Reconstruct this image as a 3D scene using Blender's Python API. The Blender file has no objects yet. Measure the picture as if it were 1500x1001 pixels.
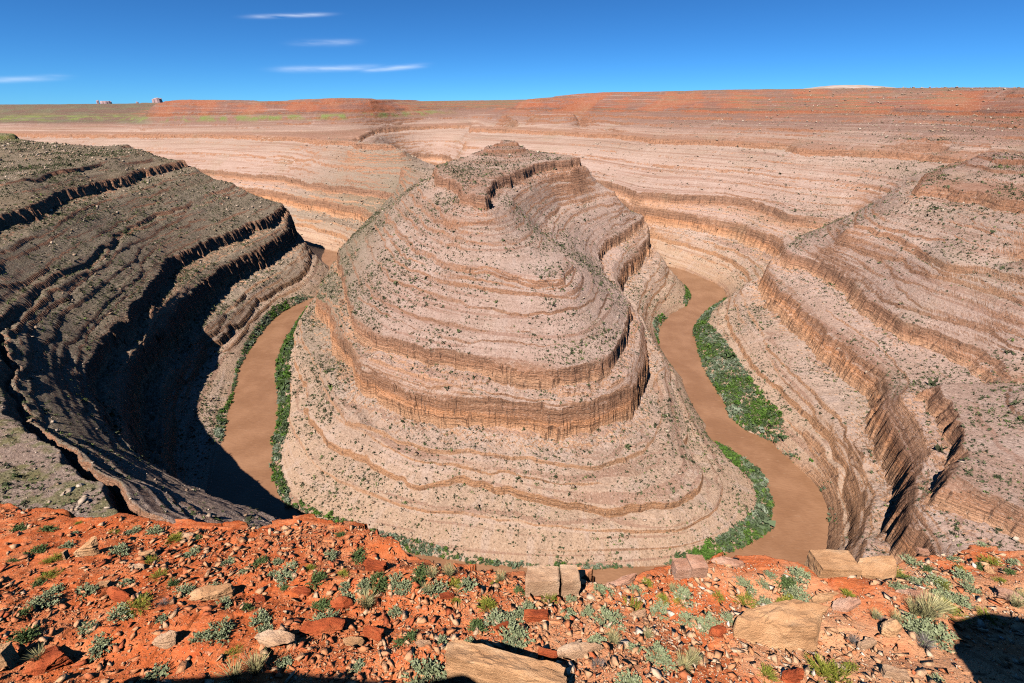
import bpy, math, random
import numpy as np
from mathutils import Vector

scn = bpy.context.scene
col = scn.collection
R = math.radians

# ------------------------------------------------------------------ camera
F = 690.0                      # focal length in photo pixels (1500 wide)
PITCH = math.atan(347.5 / F)
cam_d = bpy.data.cameras.new("camera")
cam_d.sensor_width = 36.0
cam_d.lens = F / 1500.0 * 36.0
cam_d.clip_start = 0.1
cam_d.clip_end = 60000
cam = bpy.data.objects.new("camera", cam_d)
col.objects.link(cam)
cam.location = (0, 0, 0)
cam.rotation_euler = (R(90) - PITCH, 0, 0)
scn.camera = cam

# ------------------------------------------------------------------ light
SUN_EL, SUN_AZ = R(54), R(58)          # travel direction of the light over the ground, from +X
to_sun = Vector((-math.cos(SUN_AZ) * math.cos(SUN_EL), -math.sin(SUN_AZ) * math.cos(SUN_EL), math.sin(SUN_EL)))
sun_d = bpy.data.lights.new("sun", 'SUN')
sun_d.energy = 4.9
sun_d.angle = R(0.5)
sun_d.color = (1.0, 0.965, 0.915)
sun = bpy.data.objects.new("sun", sun_d)
col.objects.link(sun)
sun.rotation_euler = to_sun.to_track_quat('Z', 'Y').to_euler()
sun.location = (-30, -60, 80)

world = bpy.data.worlds.new("World")
scn.world = world
world.use_nodes = True
wn, wl = world.node_tree.nodes, world.node_tree.links
wn.clear()
w_out = wn.new('ShaderNodeOutputWorld')
w_bg = wn.new('ShaderNodeBackground')
w_sky = wn.new('ShaderNodeTexSky')
w_sky.sky_type = 'NISHITA'
w_sky.sun_disc = False
w_sky.sun_elevation = SUN_EL
w_sky.sun_rotation = math.atan2(to_sun.x, to_sun.y)
w_sky.altitude = 1500
w_sky.air_density = 0.55
w_sky.dust_density = 0.0
w_sky.ozone_density = 6.0
w_bg.inputs['Strength'].default_value = 0.055
def wm(op, a, b=0.0, c=0.0, clamp=False):
    nd = wn.new('ShaderNodeMath'); nd.operation = op; nd.use_clamp = clamp
    for i_, v_ in enumerate((a, b, c)):
        if isinstance(v_, (int, float)): nd.inputs[i_].default_value = v_
        else: wl.new(v_, nd.inputs[i_])
    return nd.outputs[0]
def wmix(f, a, b, blend='MIX'):
    nd = wn.new('ShaderNodeMix'); nd.data_type = 'RGBA'; nd.blend_type = blend
    for sk, v_ in ((nd.inputs[0], f), (nd.inputs[6], a), (nd.inputs[7], b)):
        if isinstance(v_, (int, float, tuple)): sk.default_value = v_
        else: wl.new(v_, sk)
    return nd.outputs[2]
w_col = wmix(1.0, w_sky.outputs[0], (0.36, 0.88, 1.22, 1), 'MULTIPLY')     # a very dry, clear desert sky
# thin cirrus streaks, laid out by compass direction and height above the horizon
w_tc = wn.new('ShaderNodeTexCoord')
w_sep = wn.new('ShaderNodeSeparateXYZ'); wl.new(w_tc.outputs['Generated'], w_sep.inputs[0])
w_az = wm('ARCTAN2', w_sep.outputs[0], w_sep.outputs[1]); w_el = wm('ARCSINE', w_sep.outputs[2])
w_cb = wn.new('ShaderNodeCombineXYZ'); wl.new(w_az, w_cb.inputs[0]); wl.new(w_el, w_cb.inputs[1])
w_mp = wn.new('ShaderNodeMapping'); w_mp.inputs['Scale'].default_value = (9, 70, 1); w_mp.inputs['Rotation'].default_value = (0, 0, -0.06); wl.new(w_cb.outputs[0], w_mp.inputs[0])
w_ns = wn.new('ShaderNodeTexNoise'); w_ns.inputs['Scale'].default_value = 1.6; w_ns.inputs['Detail'].default_value = 5; wl.new(w_mp.outputs[0], w_ns.inputs['Vector'])
w_mask = None
for a0, e0, la, le, tl, st in [(-21.36, 7.41, 3.37, 0.137, 0.079, 0.75), (-18.53, 5.36, 2.87, 0.226, 0.05, 0.35), (-18.41, 3.2, 4.62, 0.236, 0.037, 0.5), (-12.32, 3.32, 3.02, 0.194, 0.089, 0.6), (-41.97, 1.81, 2.33, 0.171, 0.076, 0.5)]:
    da = wm('SUBTRACT', w_az, math.radians(a0)); de = wm('SUBTRACT', wm('SUBTRACT', w_el, math.radians(e0)), wm('MULTIPLY', da, tl))
    qa, qe = wm('DIVIDE', da, math.radians(la)), wm('DIVIDE', de, math.radians(le))
    m_ = wm('MULTIPLY', wm('EXPONENT', wm('MULTIPLY', wm('ADD', wm('MULTIPLY', wm('MULTIPLY', qa, qa), wm('MULTIPLY', qa, qa)), wm('MULTIPLY', qe, qe)), -1.0)), st)
    w_mask = m_ if w_mask is None else wm('MAXIMUM', w_mask, m_)
w_mask = wm('MULTIPLY', w_mask, wm('MULTIPLY', wm('SUBTRACT', w_ns.outputs['Fac'], .25), 1.9), clamp=True)
w_col = wmix(w_mask, w_col, (10.5, 11.5, 13, 1))
wl.new(w_col, w_bg.inputs['Color'])
wl.new(w_bg.outputs[0], w_out.inputs['Surface'])

scn.cycles.use_denoising = False
scn.cycles.diffuse_bounces = 0
scn.cycles.filter_width = 1.15
scn.view_settings.view_transform = 'Standard'
scn.view_settings.look = 'None'
scn.view_settings.exposure = 0.86
scn.view_settings.gamma = 1.0

rng = np.random.default_rng(7)
random.seed(7)

# ------------------------------------------------------------------ geometry of the view
DA, DB = 0.0128, 0.0115        # the strata dip gently: z = s + dip(x, y)
def dip(X, Y): return DA * (np.minimum(Y, 3000) - 400) + DB * np.clip(X, -1600, 1600)
CP, SP = math.cos(PITCH), math.sin(PITCH)
def ray(u, v):
    vv = (v - 500.5) / F
    den = CP - vv * SP
    return (u - 750.0) / F / den, (SP + vv * CP) / den       # X/Y and -Z/Y
def px_s(u, v, s):             # pixel on the bed with stratigraphic level s
    k, t = ray(u, v)
    Y = -(s - 400 * DA) / (t + DA + DB * k)
    return (k * Y, Y, s)
def strain(s):                 # the upper beds are a little thinner along the outer walls
    return np.where(s > -90, -7.3, np.where(s > -197, -(s + 146) * 0.13, 6.6 * (s + 300) / 103.0)) * (s > -300)
def strain_w(X, Y):
    return np.maximum.reduce([sstep(400, 470, X) * sstep(300, 400, Y), sstep(-250, -350, X) * sstep(330, 450, Y), sstep(200, 330, X) * sstep(750, 900, Y), sstep(1000, 1150, Y)])
def px_z(u, v, z):
    k, t = ray(u, v)
    Y = -z / t
    return (k * Y, Y, z - float(dip(k * Y, Y)))
def px_y(u, v, Y):
    k, t = ray(u, v); Y = Y * 0.83
    return (k * Y, Y, -t * Y - float(dip(k * Y, Y)))
F1, P1 = 833.0, R(22.64)
def replan(x, y, z):
    c, s_ = math.cos(P1), math.sin(P1)
    d, up = y * c - z * s_, y * s_ + z * c
    k, t = ray(750 + F1 * x / d, 500.5 - F1 * up / d)
    Y = -z / t if z < -60 else y * 0.83
    return k * Y, Y
def W(x, y, s): return (x, y, s)

# ------------------------------------------------------------------ noise
def hash2(ix, iy, seed):
    h = (ix.astype(np.int64) * 374761393 + iy.astype(np.int64) * 668265263 + seed * 974711) & 0xffffffff
    h = ((h ^ (h >> 13)) * 1274126177) & 0xffffffff
    h = h ^ (h >> 16)
    return (h & 0xffffff).astype(np.float32) / np.float32(0x7fffff) - 1.0
def vnoise(x, y, seed):
    fx, fy = np.floor(x), np.floor(y)
    ix, iy = fx.astype(np.int64), fy.astype(np.int64)
    tx, ty = (x - fx).astype(np.float32), (y - fy).astype(np.float32)
    tx = tx * tx * (3 - 2 * tx); ty = ty * ty * (3 - 2 * ty)
    a, b = hash2(ix, iy, seed), hash2(ix + 1, iy, seed)
    c, d = hash2(ix, iy + 1, seed), hash2(ix + 1, iy + 1, seed)
    return (a + (b - a) * tx) * (1 - ty) + (c + (d - c) * tx) * ty
def fbm(x, y, scale, octs, seed, gain=0.5):
    out, amp, tot = 0, 1.0, 0.0
    c, s_ = math.cos(0.6), math.sin(0.6)
    for o in range(octs):
        out = out + amp * vnoise(x / scale + 17.3 * o, y / scale - 9.1 * o, seed + o * 31)
        tot += amp; amp *= gain; scale *= 0.5
        x, y = x * c - y * s_, x * s_ + y * c
    return out / tot
def blocks(x, y, scale, seed):
    a = 0.45 * seed
    c, s_ = math.cos(a), math.sin(a)
    x, y = (x * c - y * s_) / scale, (x * s_ + y * c) / scale
    x = x + 0.5 * vnoise(x * .7, y * .7, seed + 5)
    return hash2(np.floor(x).astype(np.int64), np.floor(y).astype(np.int64), seed)
def sstep(a, b, x):
    t = np.clip((x - a) / (b - a), 0, 1)
    return t * t * (3 - 2 * t)

# ------------------------------------------------------------------ traced canyon
def PS(s, pts): return [px_s(u, v, s) for u, v in pts]
def PL(s, pts): return [px_s(u, v, s + float(strain(s)))[:2] + (s,) for u, v in pts]
def PZ(z, pts): return [px_z(u, v, z) for u, v in pts]
def WS(s, pts): return [replan(x, y, s)[:2] + (s,) for x, y in pts]
def WB(pts): return [replan(x, y, -300) for x, y in pts]

outer_px1 = [(461,436),(440,445),(420,454),(404,466),(392,478),(382,490),(374,502),(366,514),(358,528),(351,542),
             (348,560),(342,585),(337,600),(333,620),(328,647),(321,668),(310,717)]
outer_px2 = [(1210,800),(1212,780),(1213,760),(1210,740),(1202,722),(1194,710),(1178,694),(1164,682),(1150,668),(1138,658),
             (1128,646),(1112,640),(1096,634),(1080,622),(1066,610),(1062,594),(1050,576),(1042,560),(1028,538),(1022,516),(1018,498),
             (1014,482),(1022,470),(1028,462),(1040,452),(1060,442),(1064,436),(1060,426),(1048,416),(1030,408),(1006,398),(990,393),(974,390)]
inner_px1 = [(457,462),(448,466),(438,472),(430,480),(424,490),(418,498),(414,508),(408,520),(404,534),(403,550),(405,567),
             (407,593),(406,617),(400,640),(398,667),(397,687),(400,707),(408,730),(420,742),(450,760),(520,790),(600,811),(690,827),(770,833),(850,836),
             (960,831),(1030,822),(1075,808),(1100,797),(1120,785),(1130,770),(1133,740),(1128,718),(1120,700),(1106,684),(1092,672),
             (1076,662),(1060,654),(1048,649),(1040,640),(1034,632),(1037,624),(1028,612),(1018,598),(1010,582),(1003,566),(1000,554),
             (984,536),(972,516),(966,506),(964,494),(966,482),(974,470),(982,462),(998,453),(1006,449),(1012,438),(1012,428),(1004,418),(990,408),(973,403)]
xy = lambda pts: [(p[0], p[1]) for p in pts]
outer = (WB([(-1500,1930),(-1100,1730),(-800,1480)]) + xy(PZ(-300, [(438,367),(462,377),(480,388),(483,400),(474,418)] + outer_px1)) +
         WB([(-240,345),(-205,308),(-150,278),(-80,262),(0,256),(90,262),(160,276),(205,298)]) + xy(PZ(-300, outer_px2)) +
         WB([(285,1190),(255,1270),(210,1380),(150,1510),(40,1640),(-90,1730),(-210,1910),(-310,2230)]))
inner = (WB([(-1500,1990),(-1100,1790),(-760,1530)]) + xy(PZ(-300, [(470,364),(494,370),(504,384),(504,400),(494,425),(476,448)] + inner_px1)) +
         WB([(255,1130),(215,1230),(165,1350),(105,1470),(0,1590),(-125,1685),(-260,1870),(-360,2200)]))

C_left = (WS(-197, [(-1500,1850),(-1100,1650),(-830,1400),(-640,1270),(-530,1240)]) + PL(-197, [
          (420,299),(412,305),(402,312),(380,322),(360,328),(340,338),(320,345),(300,353),(280,363),(266,370),(252,378),(244,384),(238,394),(232,408),
          (222,422),(216,433),(192,450),(180,464),(166,472),(156,484),(142,494),(134,506),(130,520),(128,540),(128,564),(138,580),(146,590),(152,604),(168,620)]) + PS(-197, [
          (181,633),(205,660),(221,665),(240,679),(269,695),(293,716),(320,721),(360,737),(400,751),(440,765),(465,775)]) +
          WS(-197, [(-50,186),(0,176),(70,170),(140,170),(210,178),(290,196),(345,205),(360,225),(300,232)]) +
          PS(-197, [(1560,770),(1500,745),(1433,714),(1383,703),(1392,690),(1408,676),(1418,663),(1400,620),(1383,590),(1370,570),(1358,558),(1346,559)]) +
          WS(-197, [(335,389),(380,384),(430,382),(455,388),(430,394)]) +
          PS(-197, [(1483,542),(1476,532),(1456,520),(1448,514),(1430,504),(1406,498),(1384,489),(1366,482),(1353,481),(1323,472),(1300,455),(1273,432),(1240,410),
                    (1220,398),(1200,388),(1180,380),(1160,374),(1148,368),(1142,364)]) +
          WS(-197, [(430,850),(500,905),(575,970),(600,1010)]) +
          PL(-197, [(1210,315),(1188,317),(1176,316),(1160,315),(1146,312),(1136,306),(1128,302),(1114,298),(1096,294),(1070,290),(1050,287),(1020,286),(990,285),(960,283),(940,282)]) +
          WS(-197, [(235,1440),(160,1600),(50,1710),(-60,1790),(-170,1940),(-260,2250)]))
C_pen = (WS(-197, [(-410,2220),(-325,1880),(-250,1740),(-150,1645),(-50,1570),(50,1480),(115,1340),(165,1200),(200,1100)]) +
         PS(-197, [(947,317),(930,327),(900,345),(888,355),(880,367),(883,390),(897,413)]) +
         PS(-197, [(918,432),(928,447),(918,470),(911,485),(907,510),(893,521),(877,527),(853,538),(833,543),(783,533),(733,527),(687,523),(640,515),(593,503),(550,488),(517,468),
                   (512,448),(509,428),(505,408),(502,390)]) +
         WS(-197, [(-250,800),(-262,900),(-262,1010),(-268,1120),(-255,1220)]) +
         PL(-197, [(586,289),(566,282),(540,277),(510,274),(480,272),(460,268),(420,258),(356,254),(300,249)]) + PL(-197, [(200,246),(0,243),(-200,241)]))
E_left = (WS(-90, [(-1500,1750),(-1100,1560),(-860,1330),(-720,1190),(-650,1130)]) +
          PL(-90, [(274,234),(250,238),(226,244),(212,246),(192,250),(186,256),(166,261),(144,268),(128,273),(108,277),(84,282),(66,290),(46,300),(20,307),(0,314)]) +
          WS(-90, [(-455,440),(-430,350),(-395,260),(-340,170),(-260,100),(-170,68),(-90,62),(0,66),(110,75),(230,105),(340,135),(430,190),(460,280),(480,380),(478,450)]) +
          PL(-90, [(1500,296),(1480,294),(1456,286),(1440,282),(1420,281),(1396,276),(1380,273),(1364,274)]) +
          WS(-90, [(478,690),(560,800),(690,930),(800,985),(820,1010)]) +
          PL(-90, [(1388,226),(1367,225),(1300,222),(1233,220),(1163,217),(1160,212),(1067,207),(1000,205),(960,204)]) +
          PL(-90, [(830,188),(770,189),(720,190)]) + WS(-90, [(-120,2250),(-160,2500)]))
E_pen = (PS(-90, [(640,258),(654,260),(669,268),(671,281),(690,285),(710,290),(709,278),(720,272),(732,259),(746,254),(766,248),(780,243),(800,239),(820,237),(840,236)]) +
         WS(-90, [(120,1010),(60,1110),(-20,1120),(-85,1020),(-118,900)]))
E_pen.append(E_pen[0])
E_far = (PL(-90, [(-200,198),(0,197),(100,197),(207,197),(300,197),(400,200),(433,201),(480,206),(535,208),(586,212)]) +
         WS(-90, [(-400,1500),(-440,1700),(-480,2100)]))
D_left = (WS(-146, [(-1500,1800),(-1100,1610),(-850,1370),(-680,1220)]) +
          PS(-143, [(342,268),(320,276),(300,282),(280,290),(268,298),(246,306),(220,313),(212,320),(180,330),(160,340),(154,348),(138,358),(124,368),(100,384),(80,396),(66,404),
                    (48,414),(36,422),(20,432),(8,445),(0,455)]) + WS(-146, [(-385,395),(-345,345)]) +
          PS(-146, [(5,607),(21,615),(51,631),(69,637),(93,644),(109,657),(107,668),(128,679),(144,687),(171,700),(176,713),(187,732),(195,743),(227,753)]) +
          WS(-146, [(-90,140),(-30,128),(50,124),(130,126),(230,140),(320,160),(390,200),(420,250),(400,300)]))
DRN = PS(-143, [(1242,327),(1260,330),(1290,336),(1314,342),(1340,352),(1366,356),(1374,366),(1390,376),(1400,382),(1440,385),(1500,388)])
D_pen = (PS(-146, [(588,340),(602,354),(612,362),(630,371),(652,380),(670,388),(698,389),(724,393),(750,402),(780,406),(822,406),(828,396),(838,384)]) +
         WS(-146, [(50,620)]) + PS(-146, [(786,336),(800,314),(822,297),(844,291),(866,285),(900,280)]) + WS(-146, [(150,1060)]))
D_far = PS(-146, [(240,226),(340,233),(400,238),(448,242),(500,248)])
L2 = (PS(-260, [(470,540),(486,578),(512,606),(560,626),(584,642),(640,656),(700,669),(760,675),(820,680),(870,680),(920,665),(950,650),(970,628),(975,605),(968,575),(960,545)]))
L1 = (PS(-274, [(440,588),(452,610),(480,640),(536,668),(575,692),(610,708),(680,703),(740,720),(800,731),(870,735),(930,738),(985,742),(1018,722),(1030,700),(1012,670),(1000,640)]))

RIM = [px_y(p[0], p[1] - 5.5, p[2]) for p in [(760,150,2450),(780,146,2350),(850,139.5,2320),(890,137,2250),(1000,135,2100),(1060,133,2000),(1200,131,1800),(1300,130,1700),(1400,129,1590),(1490,128,1400),(1640,126,1180)]]
RIMB = [(x * 1.12, y * 1.12, s - 3) for x, y, s in RIM[1:]]
BAND = [px_y(*p) for p in [(735,160,2250),(800,160,2180),(900,159,2060),(1000,160,1910),(1200,161,1590),(1300,161,1520),(1400,162,1440),(1490,163,1270),(1620,165,1060)]]
BAND2 = [px_y(*p) for p in [(690,177,2330),(760,181,2230),(850,182,1980),(1000,181,1690),(1200,180,1430),(1300,183,1350),(1400,185,1250)]]
MESA = [px_y(p[0], p[1] - 3, p[2]) for p in [(222,152,2330),(240,147,2330),(260,145.5,2340),(400,147,2360),(500,143,2380),(540,144,2420),(600,147,3000),(650,149,3100),(760,151,3150)]]
MESAB = [px_y(*p) for p in [(205,178,2230),(300,178,2220),(400,179,2220),(500,180,2220)]]
FARL = [px_y(*p) for p in [(-120,153,2800),(0,153.5,2800),(100,154,2800),(160,156,2800),(215,159,2750)]]
FARLB = [px_y(*p) for p in [(-120,176,2400),(0,175,2400),(100,176,2400),(180,175,2450)]]
PLAT = PS(-63, [(0,236),(-80,240)]) + PS(-64, [(100,213),(190,203)]) 
U1b = PS(-68, [(205,211),(180,219),(133,227),(100,237),(60,242),(30,250),(0,255)])
HILL = [px_y(*p) for p in [(-60,185,1240),(0,186,1250),(20,188,1255)]]
PENTOP = [px_s(735,203,-58), px_s(760,208,-62), px_s(715,209,-62)]
G1 = PS(-54, [(1500,214),(1480,213),(1460,210),(1445,210)])
G0 = PS(-62, [(1460,198),(1440,197),(1400,195),(1360,193.5),(1318,192)])
G2 = PS(-66, [(1500,233),(1460,232)])
G3 = PS(-82, [(1366,246),(1386,248),(1422,250)])
VALLEY = WS(-118, [(-160,2040),(60,1900)])
def toward(a, b, f):          # steep foot of the shaded wall: part way from the rim of the main cliff to the water
    B = np.array(b); out = []
    for p in a:
        q = B[np.argmin(np.hypot(B[:, 0] - p[0], B[:, 1] - p[1]))]
        out.append((p[0] + (q[0] - p[0]) * f, p[1] + (q[1] - p[1]) * f, -283.0))
    return out
LEFTLOW = toward(PL(-197, [(228,420),(192,450),(166,472),(142,494),(130,520),(128,564),(146,590),(168,620)]) + PS(-197, [(205,660),(240,679),(293,716),(360,737),(440,765)]), outer[8:], .55)
MPEN = PS(-227, [(528,545),(512,520),(502,500),(495,474),(480,452),(465,436),(470,420),(479,404),(488,391)])
polys = [MPEN, C_left, C_pen, E_left, E_pen, E_far, D_left, D_pen, L2, L1, RIM, RIMB, BAND, BAND2, MESA, MESAB, FARL, FARLB, PLAT, U1b, HILL, PENTOP, G0, G1, G2, G3, VALLEY,
         WS(-118, [(-150,1060),(-230,1230)]), DRN,
         WS(-64, [(-1500,900),(-1000,800),(-760,560),(-640,420)]), WS(-57, [(-1500,1500),(-1150,1350),(-900,1180)]),
         PS(-265, [(1118,414),(1128,407)]),
         WS(-138, [(-335,235),(-265,172),(-185,128),(-110,108)]), LEFTLOW,
         WS(-25, [(-120,45),(0,40),(120,45)]),
         WS(4, [(-3000,5000),(-1000,6500),(1000,6500),(3000,5000)]), WS(10, [(1500,1900),(1100,2500),(600,3200)]), WS(-4, [(-2500,3200),(-1500,3000),(-800,3200),(-200,3600)])]

# ------------------------------------------------------------------ smooth surface through the traced contours (log-polar membrane)
TH0, TH1, LR0, LR1 = R(-64), R(64), math.log(50.0), math.log(7600.0)
NT, NR = 576, 1152
def to_grid(X, Y, nt, nr):
    th = np.arctan2(X, Y); lr = 0.5 * np.log(np.maximum(X * X + Y * Y, 1))
    return (th - TH0) / (TH1 - TH0) * (nt - 1), (lr - LR0) / (LR1 - LR0) * (nr - 1)
def densify(poly, step=1.0):
    P = np.array(poly, float)
    out = []
    for a, b in zip(P[:-1], P[1:]):
        d = math.hypot(b[0] - a[0], b[1] - a[1]); r = math.hypot(*(0.5 * (a + b))[:2])
        n = max(2, int(d / (0.0012 * r)))
        t = np.linspace(0, 1, n, endpoint=False)[:, None]
        out.append(a + (b - a) * t)
    out.append(P[-1:])
    return np.concatenate(out)
pts = np.concatenate([densify(p) for p in polys])
def bank(pl):
    d = densify([(x, y, 0) for x, y in pl])
    d[:, 2] = -300 - dip(d[:, 0], d[:, 1])
    return d
bo, bi = bank(outer), bank(inner)
pts = np.concatenate([pts, bo, bi])
river_poly = np.array(outer + inner[::-1])
def in_poly(X, Y, P):
    ins = np.zeros(X.shape, bool)
    x0, y0 = P[-1]
    for x1, y1 in P:
        if y0 != y1:
            m = (y0 > Y) != (y1 > Y)
            ins ^= m & (X < (x1 - x0) * (Y - y0) / (y1 - y0) + x0)
        x0, y0 = x1, y1
    return ins
def solve():
    u = None
    for lev in (5, 4, 3, 2, 1, 0):
        nt, nr = NT >> lev, NR >> lev
        gi, gj = to_grid(pts[:, 0], pts[:, 1], nt, nr)
        i, j = np.rint(gi).astype(int), np.rint(gj).astype(int)
        ok = (i >= 0) & (i < nt) & (j >= 0) & (j < nr)
        acc = np.zeros((nr, nt)); cnt = np.zeros((nr, nt))
        np.add.at(acc, (j[ok], i[ok]), pts[ok, 2]); np.add.at(cnt, (j[ok], i[ok]), 1)
        mask = cnt > 0
        val = np.where(mask, acc / np.maximum(cnt, 1), 0)
        th = TH0 + (TH1 - TH0) * np.arange(nt) / (nt - 1); r = np.exp(LR0 + (LR1 - LR0) * np.arange(nr) / (nr - 1))
        GX, GY = r[:, None] * np.sin(th)[None], r[:, None] * np.cos(th)[None]
        riv = in_poly(GX, GY, river_poly) & ~mask
        val = np.where(riv, -309 - dip(GX, GY), val); mask = mask | riv
        if u is None:
            u = np.full((nr, nt), -100.0)
        else:
            yi = np.linspace(0, u.shape[0] - 1, nr); xi = np.linspace(0, u.shape[1] - 1, nt)
            u = bil(u, np.repeat(xi[None], nr, 0), np.repeat(yi[:, None], nt, 1))
        u = np.where(mask, val, u)
        # cell aspect: relax with weights for dtheta against dlnr
        wt = 1.0 / ((TH1 - TH0) / (nt - 1)) ** 2; wr = 1.0 / ((LR1 - LR0) / (nr - 1)) ** 2
        jj, ii = np.indices((nr, nt)); red = ((jj + ii) & 1) == 0
        fr = [red & ~mask, ~red & ~mask]
        om = 1.75
        for it in range({0: 90, 1: 120, 2: 200}.get(lev, 300)):
            for m in fr:
                p = np.pad(u, 1, mode='edge')
                a = (wt * (p[1:-1, :-2] + p[1:-1, 2:]) + wr * (p[:-2, 1:-1] + p[2:, 1:-1])) / (2 * (wt + wr))
                u[m] += (om if it < 60 else 1.3) * (a[m] - u[m])
    for it in range(2):
        p = np.pad(u, 1, mode='edge')
        u = np.where(riv, u, 0.5 * u + 0.125 * (p[1:-1, :-2] + p[1:-1, 2:] + p[:-2, 1:-1] + p[2:, 1:-1]))
    return u
def bil(A, gi, gj):
    nr, nt = A.shape
    gi = np.clip(gi, 0, nt - 1.001); gj = np.clip(gj, 0, nr - 1.001)
    i, j = gi.astype(np.int32), gj.astype(np.int32)
    a, b = (gi - i), (gj - j)
    return (A[j, i] * (1 - a) + A[j, i + 1] * a) * (1 - b) + (A[j + 1, i] * (1 - a) + A[j + 1, i + 1] * a) * b
H = solve()
def h_at(X, Y):
    gi, gj = to_grid(X, Y, NT, NR)
    return bil(H, gi, gj)

# strata: top level, cliff height, weight of the three edge-roughness fields, how patchy
STRATA = [(-292, 1.0, 2, .6), (-284, 2.5, 1, .5), (-274, 6.0, 0, .3), (-267, 2.0, 2, .6), (-260, 4.5, 1, .25), (-227, 24.5, 0, .05), (-219, 2.5, 1, .5), (-197, 15.0, 2, .08),
          (-189, 2.5, 0, .6), (-182, 3.0, 1, .6), (-170, 2.6, 2, .7), (-160, 3.6, 0, .4), (-153, 3.4, 1, .4), (-146, 5.0, 2, .25), (-137, 2.4, 0, .7), (-130, 2.6, 0, .6), (-121, 2.6, 1, .6),
          (-112, 2.4, 2, .6), (-90, 13.0, 1, .12), (-80, 3.0, 0, .6), (-71, 4.0, 2, .6), (-62, 5.0, 1, .5), (-53, 3.4, 0, .6), (-45, 5.5, 2, .4), (-38, 3.0, 1, .5), (-30, 5.0, 0, .3),
          (-22, 3.4, 2, .5), (-14, 3.4, 1, .5), (-6, 3.0, 0, .5), (3, 4.6, 1, .4), (12, 4.0, 2, .4)]
PROFILE = {-227: (4.2, [0, .10, .42, .52, .80, 1], [0, .24, .28, .46, .50, 1]), -197: (2.2, [0, .28, .42, 1], [0, .40, .43, 1]), -90: (1.5, [0, .4, .6, 1], [0, .5, .55, 1]),
           -146: (1.6, [0, .3, .7, 1], [0, .5, .55, 1])}
def canyon(X, Y):
    X, Y = np.asarray(X, np.float32), np.asarray(Y, np.float32)
    r = np.hypot(X, Y)
    sc = np.clip(r / 500.0, 0.8, 2.2)                       # far walls carry broader buttresses
    h0 = h_at(X, Y)
    nb = sstep(2, 24, h0 + dip(X, Y) + 300)                 # quiet near the water
    bw = np.maximum.reduce([np.exp(-((h0 - T_ + H_ * .4) / (H_ * .35 + 6)) ** 2) for T_, H_ in ((-227, 24), (-197, 15), (-90, 13))]) * .75 + .28
    bw = bw * sc
    hs = []
    for k in range(3):
        wx = nb * (6.5 * fbm(X, Y, 70, 2, 11 + k * 100) + 3.2 * fbm(X, Y, 19, 2, 23 + k * 100) + bw * 1.2 * blocks(X, Y, 6.0 * 1.0, 37 + k) + bw * 0.8 * blocks(X, Y, 2.6, 41 + k))
        wy = nb * (6.5 * fbm(X, Y, 70, 2, 53 + k * 100) + 3.2 * fbm(X, Y, 19, 2, 67 + k * 100) + bw * 1.2 * blocks(X, Y, 6.0 * 1.0, 47 + k) + bw * 0.8 * blocks(X, Y, 2.6, 51 + k))
        hs.append(h_at(X + wx, Y + wy))
    hb = (h0 + hs[0] + hs[1] + hs[2]) * 0.25
    gl = fbm(X, Y, 38, 3, 311)
    hb = hb + nb * 0.9 * gl
    z = hb.copy()
    prev = -300.0
    cl = np.zeros_like(z)
    for (T, Hc, f, pt) in STRATA:
        hk = hs[f] + nb * (0.3 * gl + 0.7 * fbm(X, Y, 13, 2, 700 + int(-T)))
        amp = Hc * np.clip(1.0 - .45 * pt + pt * 2.0 * fbm(X, Y, 90 + 7 * f, 3, 500 + int(T) % 97), 0.0 if pt > .2 else .6, 1.35)
        if T == -146: amp = amp * (1 + 2.2 * sstep(-60, -140, X) * sstep(380, 300, Y))
        if Hc < 4.6: amp = amp * .72
        dl = min(0.09 * Hc + 0.22, 0.45 * (T - prev))
        if T in PROFILE: dl = PROFILE[T][0]
        a = -np.clip((hk - prev) / (T - dl - prev), 0, 1) * (hk < T - dl)
        tcl = np.clip((T - hk) / dl, 0, 1)
        if T in PROFILE: tcl = np.interp(tcl, PROFILE[T][1], PROFILE[T][2])
        c = -tcl * (hk >= T - dl)
        z = z + amp * (a + c)
        prev = T
    q_ = np.clip(.65 + .8 * fbm(X, Y, 55, 2, 861), .1, 1.2)
    z = z + nb * q_ * (.7 * vnoise(z / 3.3, X * .004, 871) + .55 * vnoise(z / 1.25, Y * .006, 881))
    z = z + strain(z) * strain_w(X, Y)
    z = z + nb * (0.55 * fbm(X, Y, 9, 3, 801) + 0.25 * fbm(X, Y, 1.9, 2, 821) * np.clip(600 / r, 0, 1))
    return z + dip(X, Y), hb, h0

# ------------------------------------------------------------------ helpers for objects
def mesh_grid(name, X, Y, Z):
    nr, nc = X.shape
    me = bpy.data.meshes.new(name)
    co = np.empty((nr * nc, 3), np.float32)
    co[:, 0], co[:, 1], co[:, 2] = X.ravel(), Y.ravel(), Z.ravel()
    me.vertices.add(nr * nc); me.vertices.foreach_set('co', co.ravel())
    idx = np.arange(nr * nc, dtype=np.int32).reshape(nr, nc)
    q = np.stack([idx[:-1, :-1], idx[:-1, 1:], idx[1:, 1:], idx[1:, :-1]], -1).reshape(-1, 4)
    n = len(q)
    me.loops.add(n * 4); me.loops.foreach_set('vertex_index', q.ravel())
    me.polygons.add(n); me.polygons.foreach_set('loop_start', np.arange(0, n * 4, 4, dtype=np.int32))
    me.update(calc_edges=True)
    return me
def attr(me, name, a):
    at = me.attributes.new(name, 'FLOAT', 'POINT')
    at.data.foreach_set('value', np.ascontiguousarray(a.ravel(), np.float32))
def link(name, me, mat=None, **props):
    o = bpy.data.objects.new(name, me)
    col.objects.link(o)
    if mat: me.materials.append(mat)
    for k, v in props.items(): o[k] = v
    return o

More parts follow.
